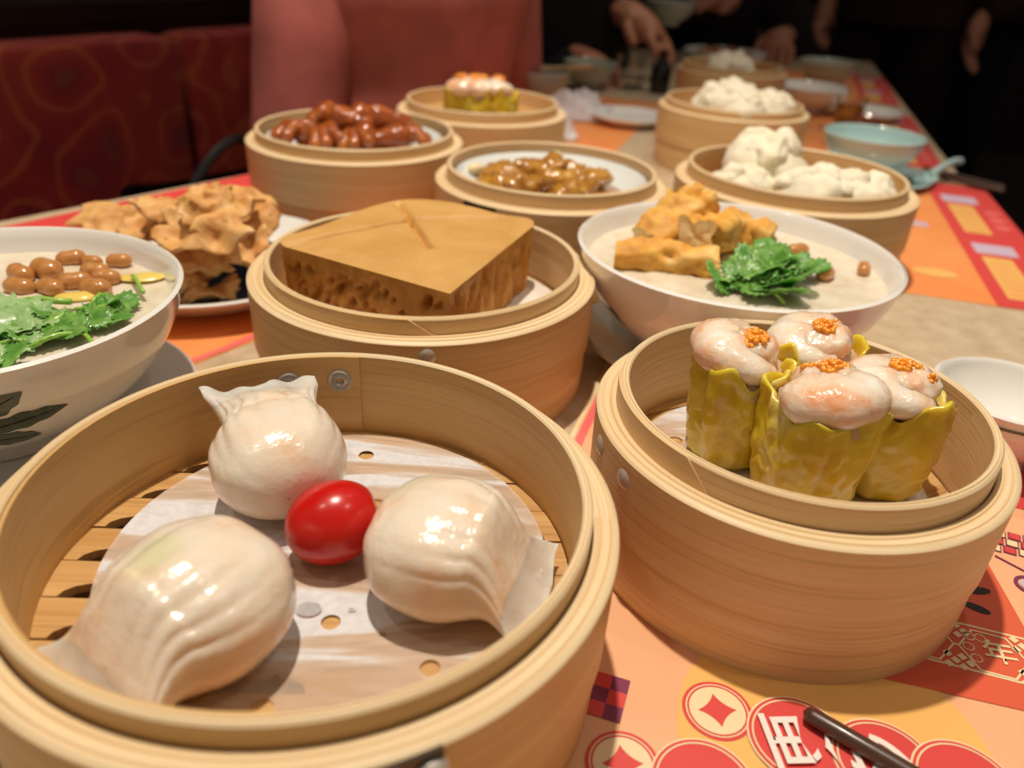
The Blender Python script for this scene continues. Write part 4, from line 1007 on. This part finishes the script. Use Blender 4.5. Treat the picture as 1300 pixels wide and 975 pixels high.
tumbler('glass of amber tea behind the aqua bowl', .480, 1.245, .022, .050)
tumbler('clear empty glass beside the dark sauce bottle', .185, 1.53, .030, .060, False)
BLK = plain('black_glaze', '#120d0c', .2, coat=.4, var=.2)
sbt = thing('sauce_bottle', 'small dark sauce bottle in front of the far steamer', 'bottle', (.232, 1.50, 0))
MB().lathe([(0, 0), (.016, 0), (.018, .004), (.018, .040), (.010, .052), (.008, .062), (0, .062)], 32, closed=False).build('body', BLK, sbt)
MB().lathe([(0, .062), (.0095, .062), (.0095, .072), (0, .0725)], 24, closed=False).build('cap', plain('maroon_cap', '#4a1216', .3), sbt)
TISS = plain('white_tissue', '#e6dede', .8, var=.03, scale=60, sss=.2)
def tissue(label, x, y, r, h, seed):
    def P(u, v):
        a, d = 2*PI*u, v; n = mnoise.fractal(Vector((d*math.cos(a)*2.2+seed, d*math.sin(a)*2.2, seed)), 1, 2, 3); m = 1-2*abs(mnoise.noise(Vector((d*math.cos(a)*2.6+seed, d*math.sin(a)*2.6, 4))))
        e = 1+.28*mnoise.noise(Vector((math.cos(a)*1.4+seed, math.sin(a)*1.4, 2)))
        return (r*d*e*math.cos(a), r*d*e*math.sin(a)*.8, max(.0008, h*(.55*m+.4*n+.35)*(1-d**3)+.001))
    o = MB().grid(64, 26, P, wrap_u=True).build('crumpled_tissue', TISS, sharp=40); sm = o.modifiers.new('thickness', 'SOLIDIFY'); sm.thickness = .0004; sm.offset = 1
    return top(o, label, 'tissue', (x, y, .0012))
tissue('large crumpled white tissue beside the side plate', .075, 1.235, .058, .036, 3)
tissue('small crumpled white tissue beside the siu mai steamer', .040, 1.075, .030, .030, 8)
q = at(853, 222, 0); o = MB().box((0, 0, .001), (.05, .03, .002)).build('yellow_card', plain('yellow_card_stock', '#e8b93a', .5, var=.05), smooth=False)
top(o, 'small yellow card lying between the three steamers', 'card', (.158, .835, 0), (0, 0, .3))
o = MB().grid(30, 20, tomato, wrap_u=True).build('cherry_tomato', TOM); q = at(985, 122, .013)
top(o, 'dark red cherry tomato lying behind the bun steamer', 'tomato', (.385, 1.235, .0125), (0, 0, .5))
# black handbag on the bench
hb = thing('handbag', 'black handbag with brass fittings on the bench', 'handbag', (-.375, .985, -.30), BA)
BAGM = plain('black_leather', '#0d0b0b', .4, var=.3, scale=60, bump=.3); BRASS = plain('brass', '#9a7a3c', .3, metal=1)
MB().grid(24, 40, lambda u, v: ((.15-.012*u)*math.copysign(abs(math.cos(2*PI*v))**.35, math.cos(2*PI*v)), (.065-.035*u)*math.copysign(abs(math.sin(2*PI*v))**.5, math.sin(2*PI*v)), .25*u+.006*math.sin(7*v*PI)*u), wrap_v=True).build('body', BAGM, hb, sharp=180)
MB().tube([(-.10+.20*f, -.03, .22+.08*math.sin(f*PI)) for f in [k/14 for k in range(15)]], .006, 8).build('strap', BAGM, hb)
for sx in (-1, 1): MB().blob((sx*.10, -.035, .225), (.012, .005, .012), nu=12, nv=8).build('buckle', BRASS, hb)
# ================================================================== people around the table
SKIN = food('skin', [(.3, rgb('#b9795c')), (.7, rgb('#cc8f70'))], 20, .5, .25, (1, .4, .25), .008, .1, 300, 0).m
def fabric(name, c, var=.2): return plain(name, c, .85, .2, var=var, scale=14, bump=.15)
def skin_body(name, V, E, rad, mat, parent, root, sub=2):
    me = bpy.data.meshes.new(name); ks = list(V); me.from_pydata([tuple(V[k]) for k in ks], [(ks.index(a), ks.index(b)) for a, b in E], [])
    o = bpy.data.objects.new(name, me); COL.objects.link(o); o.modifiers.new('s', 'SKIN').use_smooth_shade = True
    sv = me.skin_vertices[0].data
    for i, k in enumerate(ks): sv[i].radius = (rad[k], rad[k]); sv[i].use_root = (k == root)
    m = o.modifiers.new('d', 'SUBSURF'); m.levels = sub; m.render_levels = sub
    bpy.context.view_layer.update()
    nm = bpy.data.meshes.new_from_object(o.evaluated_get(bpy.context.evaluated_depsgraph_get()))
    bpy.data.objects.remove(o); nm.materials.clear(); nm.materials.append(mat); nm.shade_smooth()
    r_ = bpy.data.objects.new(name, nm); COL.objects.link(r_); r_.parent = parent; return r_
def person(label, hip, facing, seated, wrists, hand_dir, coat_c, leg_c, hair_c, secs, inner_c=None, arm_r=.05, folds=.0, world_w=False):
    """hip: pelvis above the table datum; facing: angle; wrists: (left, right) local targets; everything in the person's own frame"""
    t = thing('person', label, 'person', (hip[0], hip[1], -T), facing-PI/2)          # local +Y is forward
    pz = hip[2]+T; sh = pz+.42; lean = .10 if seated else .02
    V = {'pel': (0, 0, pz), 'wai': (0, lean*.3, pz+.16), 'che': (0, lean*.8, pz+.34), 'nec': (0, lean, sh+.06), 'chin': (0, lean+.02, sh+.14), 'head': (0, lean+.025, sh+.21), 'crown': (0, lean+.01, sh+.28), 'nose': (0, lean+.105, sh+.185)}
    rad = {'pel': .13, 'wai': .11, 'che': .125, 'nec': .05, 'chin': .062, 'head': .085, 'crown': .07, 'nose': .016}
    E = [('pel', 'wai'), ('wai', 'che'), ('che', 'nec'), ('nec', 'chin'), ('chin', 'head'), ('head', 'crown'), ('head', 'nose')]
    arms = []; ca_, sa_ = math.cos(PI/2-facing), math.sin(PI/2-facing)
    if world_w: wrists = [(ca_*(p[0]-hip[0])-sa_*(p[1]-hip[1]), sa_*(p[0]-hip[0])+ca_*(p[1]-hip[1]), p[2]+T) if p[2] < .5 else p for p in wrists]
    if world_w: hand_dir = [(ca_*p[0]-sa_*p[1], sa_*p[0]+ca_*p[1], p[2]) for p in hand_dir]
    for s, nm in ((-1, 'l'), (1, 'r')):
        S = Vector((s*.165, lean*.9, sh-.02)); W = Vector(wrists[0 if s < 0 else 1]); D = Vector(hand_dir[0 if s < 0 else 1]).normalized()
        d = W-S; L = d.length; up_, fo = .29, .255; bend = math.sqrt(max(.0, up_**2-(min(L, .54)/2)**2))
        mid = S+d*.53+Vector((s*.55, -.35, -.75)).normalized()*bend
        V['sh'+nm] = S; V['el'+nm] = mid; V['wr'+nm] = W; V['pa'+nm] = W+D*.055; V['kn'+nm] = W+D*.09
        rad.update({'sh'+nm: .058, 'el'+nm: .040, 'wr'+nm: .027, 'pa'+nm: .030, 'kn'+nm: .026})
        E += [('che', 'sh'+nm), ('sh'+nm, 'el'+nm), ('el'+nm, 'wr'+nm), ('wr'+nm, 'pa'+nm), ('pa'+nm, 'kn'+nm)]
        side = D.cross(Vector((0, 0, 1))); side = side.normalized() if side.length > .1 else Vector((0, 1, 0)); dn = side.cross(D).normalized()
        if dn.z > 0: dn = -dn
        if abs(dn.z) < .2: dn = Vector((0, 0, -1)).cross(side).normalized()*-1
        for k, (o_, ln) in enumerate(((-.030, .060), (-.010, .072), (.010, .068), (.029, .052))):
            p = W+D*.088+side*o_; prev = 'kn'+nm
            for j, (f, c) in enumerate(((.15, .05), (.55, .25), (.85, .55))):
                kk = f'f{nm}{k}{j}'; V[kk] = p+D*ln*f+dn*ln*c*.8; rad[kk] = .0098-.0010*j; E.append((prev, kk)); prev = kk
        p = W+D*.03; prev = 'pa'+nm
        for j, (a, b) in enumerate(((.036, .010), (.050, .034), (.050, .058))):
            kk = f't{nm}{j}'; V[kk] = p-side*a*s+D*b+dn*.012*j; rad[kk] = .0115-.001*j; E.append((prev, kk)); prev = kk
        arms.append((S, mid, W))
        H = Vector((s*.09, 0, pz-.02))
        if seated: K, An, To = Vector((s*.11, .30, pz+.0)), Vector((s*.11, .22, .09)), Vector((s*.12, .36, .04))
        else: K, An, To = Vector((s*.095, .02, pz*.53)), Vector((s*.095, -.01, .09)), Vector((s*.11, .13, .04))
        V['hi'+nm], V['k'+nm], V['an'+nm], V['to'+nm] = H, K, An, To
        rad.update({'hi'+nm: .085, 'k'+nm: .060, 'an'+nm: .040, 'to'+nm: .035}); E += [('pel', 'hi'+nm), ('hi'+nm, 'k'+nm), ('k'+nm, 'an'+nm), ('an'+nm, 'to'+nm)]
    body = skin_body('body', V, E, rad, SKIN, t, 'pel')
    FAB, LEG, HAIR = fabric('coat_fabric', coat_c), fabric('trouser_fabric', leg_c), plain('hair', hair_c, .5, var=.3, scale=80)
    mb = MB()
    def P(u, v):
        x = u*(len(secs)-1); i = min(int(x), len(secs)-2); f = x-i; f = f*f*(3-2*f)
        z, hw, hd, yo = (secs[i][k]*(1-f)+secs[i+1][k]*f for k in range(4)); a = 2*PI*v; c, s = math.cos(a), math.sin(a)
        k = 1+folds*(1-u)**1.5*(math.sin(a*9+1)+.6*math.sin(a*5))
        return (hw*math.copysign(abs(c)**.8, c)*k, yo+hd*math.copysign(abs(s)**.85, s)*k, z+pz)
    mb.grid(40, 72, P, wrap_v=True)
    coat = mb.build('coat', FAB, t, sharp=180)
    for S, M_, W in arms:
        cv = [S.lerp(M_, f) for f in (0, .25, .5, .75)]+[M_.lerp(W, f) for f in (0, .25, .5, .75, .93)]
        MB().tube(cv, [arm_r*1.35, arm_r*1.25, arm_r*1.15, arm_r*1.08, arm_r*1.05, arm_r, arm_r*.92, arm_r*.85, arm_r*.8], 20).build('sleeve', FAB, t, sharp=180)
    for nm in 'lr':
        H, K, An = (Vector(V[k+nm]) for k in ('hi', 'k', 'an'))
        MB().tube([H, H.lerp(K, .5), K, K.lerp(An, .5), An], [.108, .095, .078, .065, .06], 20).build('trouser_leg', LEG, t, sharp=180)
        MB().blob(Vector(V['to'+nm])+Vector((0, -.05, .005)), (.048, .125, .046), nu=20, nv=12, flat=.001).build('shoe', plain('black_shoe', '#15110f', .4), t)
    hz = sh+.21; hy = lean+.025
    MB().blob((0, hy-.034, hz+.036), (.098, .092, .098), .006, 30, 3, 30, 20).build('hair', HAIR, t, sharp=180)
    for s in (-1, 1):
        e = MB().blob((s*.033, hy+.062, hz-.005), (.012, .009, .006), nu=12, nv=8).build('eye', plain('eye_white', '#e8e2da', .2), t)
        MB().blob((s*.033, hy+.0705, hz-.005), (.005, .0025, .005), nu=10, nv=6).build('iris', BLK, e)
        MB().blob((s*.088, hy-.005, hz-.02), (.012, .02, .03), nu=12, nv=8).build('ear', SKIN, t)
    MB().blob((0, hy+.058, hz-.062), (.024, .010, .007), nu=12, nv=8).build('mouth', plain('lips', '#9a4a44', .4), t)
    return t
# the person in the pink coat on the bench
person('seated person in a flared dusty pink coat', (-.235, 1.235, -.21), math.radians(-38), True, ((-.10, .24, .56), (.10, .24, .56)), ((.3, .8, -.5), (-.3, .8, -.5)), '#a85f57', '#3a2424', '#1c1412',
       [(-.09, .26, .20, .05), (.02, .235, .17, .04), (.12, .205, .15, .04), (.26, .185, .135, .05), (.37, .215, .125, .08), (.44, .205, .10, .085), (.475, .15, .08, .09), (.505, .066, .064, .10)], folds=.035)
# the person in black with both hands at the table
def hand_at(px, py, z): q = at(px, py, z); return (q.x, q.y, z)
h1, h2 = hand_at(735, 68, .045), hand_at(785, 8, .125)
person('seated person in a black jacket reaching over the grey-green bowls', (-.03, 1.78, -.21), math.radians(-40), True, (h2, h1), ((.75, -.45, -.45), (.45, -.8, -.35)), '#15151a', '#16121a', '#120e0c',
       [(-.06, .19, .15, .02), (.1, .185, .14, .03), (.26, .195, .14, .06), (.37, .215, .125, .08), (.44, .205, .10, .085), (.475, .15, .08, .09), (.505, .066, .064, .10)], world_w=True, arm_r=.042)
c0_, c1_ = at(812, 48, .075), at(840, 78, .03)
chopstick('pale chopstick held in the hand over the far steamer', (c1_.x, c1_.y, .035), (c0_.x, c0_.y, .09), .002, .003, None, plain('pale_bamboo_stick', '#c9a878', .5), .19)
# the person at the table end holding a bowl
bq = at(850, 12, .115)
def stool(label, x, y):
    t = thing('dining_stool', label, 'stool', (x, y, -T)); MB().box((0, 0, .435), (.40, .38, .03)).build('seat', UPH, t, bevel=.008)
    for sx in (-1, 1):
        for sy in (-1, 1): MB().box((sx*.17, sy*.16, .21), (.035, .035, .42)).build('leg', DKWOOD, t, False)
stool('dark stool at the end of the table', .43, 2.47)
hw_ = at(905, 6, .115)
person('seated person in dark clothes holding up a pale bowl', (.43, 2.47, -.21), math.radians(-95), True, ((.62, 2.15, .06), (hw_.x+.06, hw_.y+.05, .125)), ((-.3, -.9, -.3), (-.85, -.5, .0)), '#1d1416', '#171215', '#120e0c',
       [(-.06, .19, .15, .02), (.1, .185, .14, .03), (.26, .195, .14, .06), (.37, .215, .125, .08), (.44, .205, .10, .085), (.475, .15, .08, .09), (.505, .066, .064, .10)], world_w=True, arm_r=.042)
bowl('rice_bowl', 'pale bowl held up in the hand at the table end', bq.x, bq.y, .085, .055, .045, PORC_GREY)
person('standing person in dark brown behind the far table end', (1.10, 2.62, .13), math.radians(-130), False, ((-.22, .05, .86), (.20, .10, .88)), ((0, .1, -1), (0, .1, -1)), '#2c1a16', '#1c1210', '#140f0c',
       [(-.06, .19, .14, 0), (.1, .18, .13, 0), (.26, .2, .135, .01), (.37, .22, .125, .015), (.44, .205, .10, .02), (.475, .15, .08, .02), (.505, .066, .064, .02)])
hh = at(1220, -25, .17)
person('standing person in black beside the right table edge', (hh.x+.22, hh.y+.02, .13), math.radians(175), False, ((hh.x+.08, hh.y-.26, .30), (hh.x, hh.y, .175)), ((0, 0, -1), (-.05, -.02, -1)), '#0d0d12', '#17151a', '#120e0c',
       [(-.12, .23, .19, 0), (.05, .22, .18, 0), (.24, .225, .165, .01), (.37, .225, .13, .015), (.44, .21, .105, .02), (.475, .15, .085, .02), (.505, .068, .066, .02)], world_w=True)
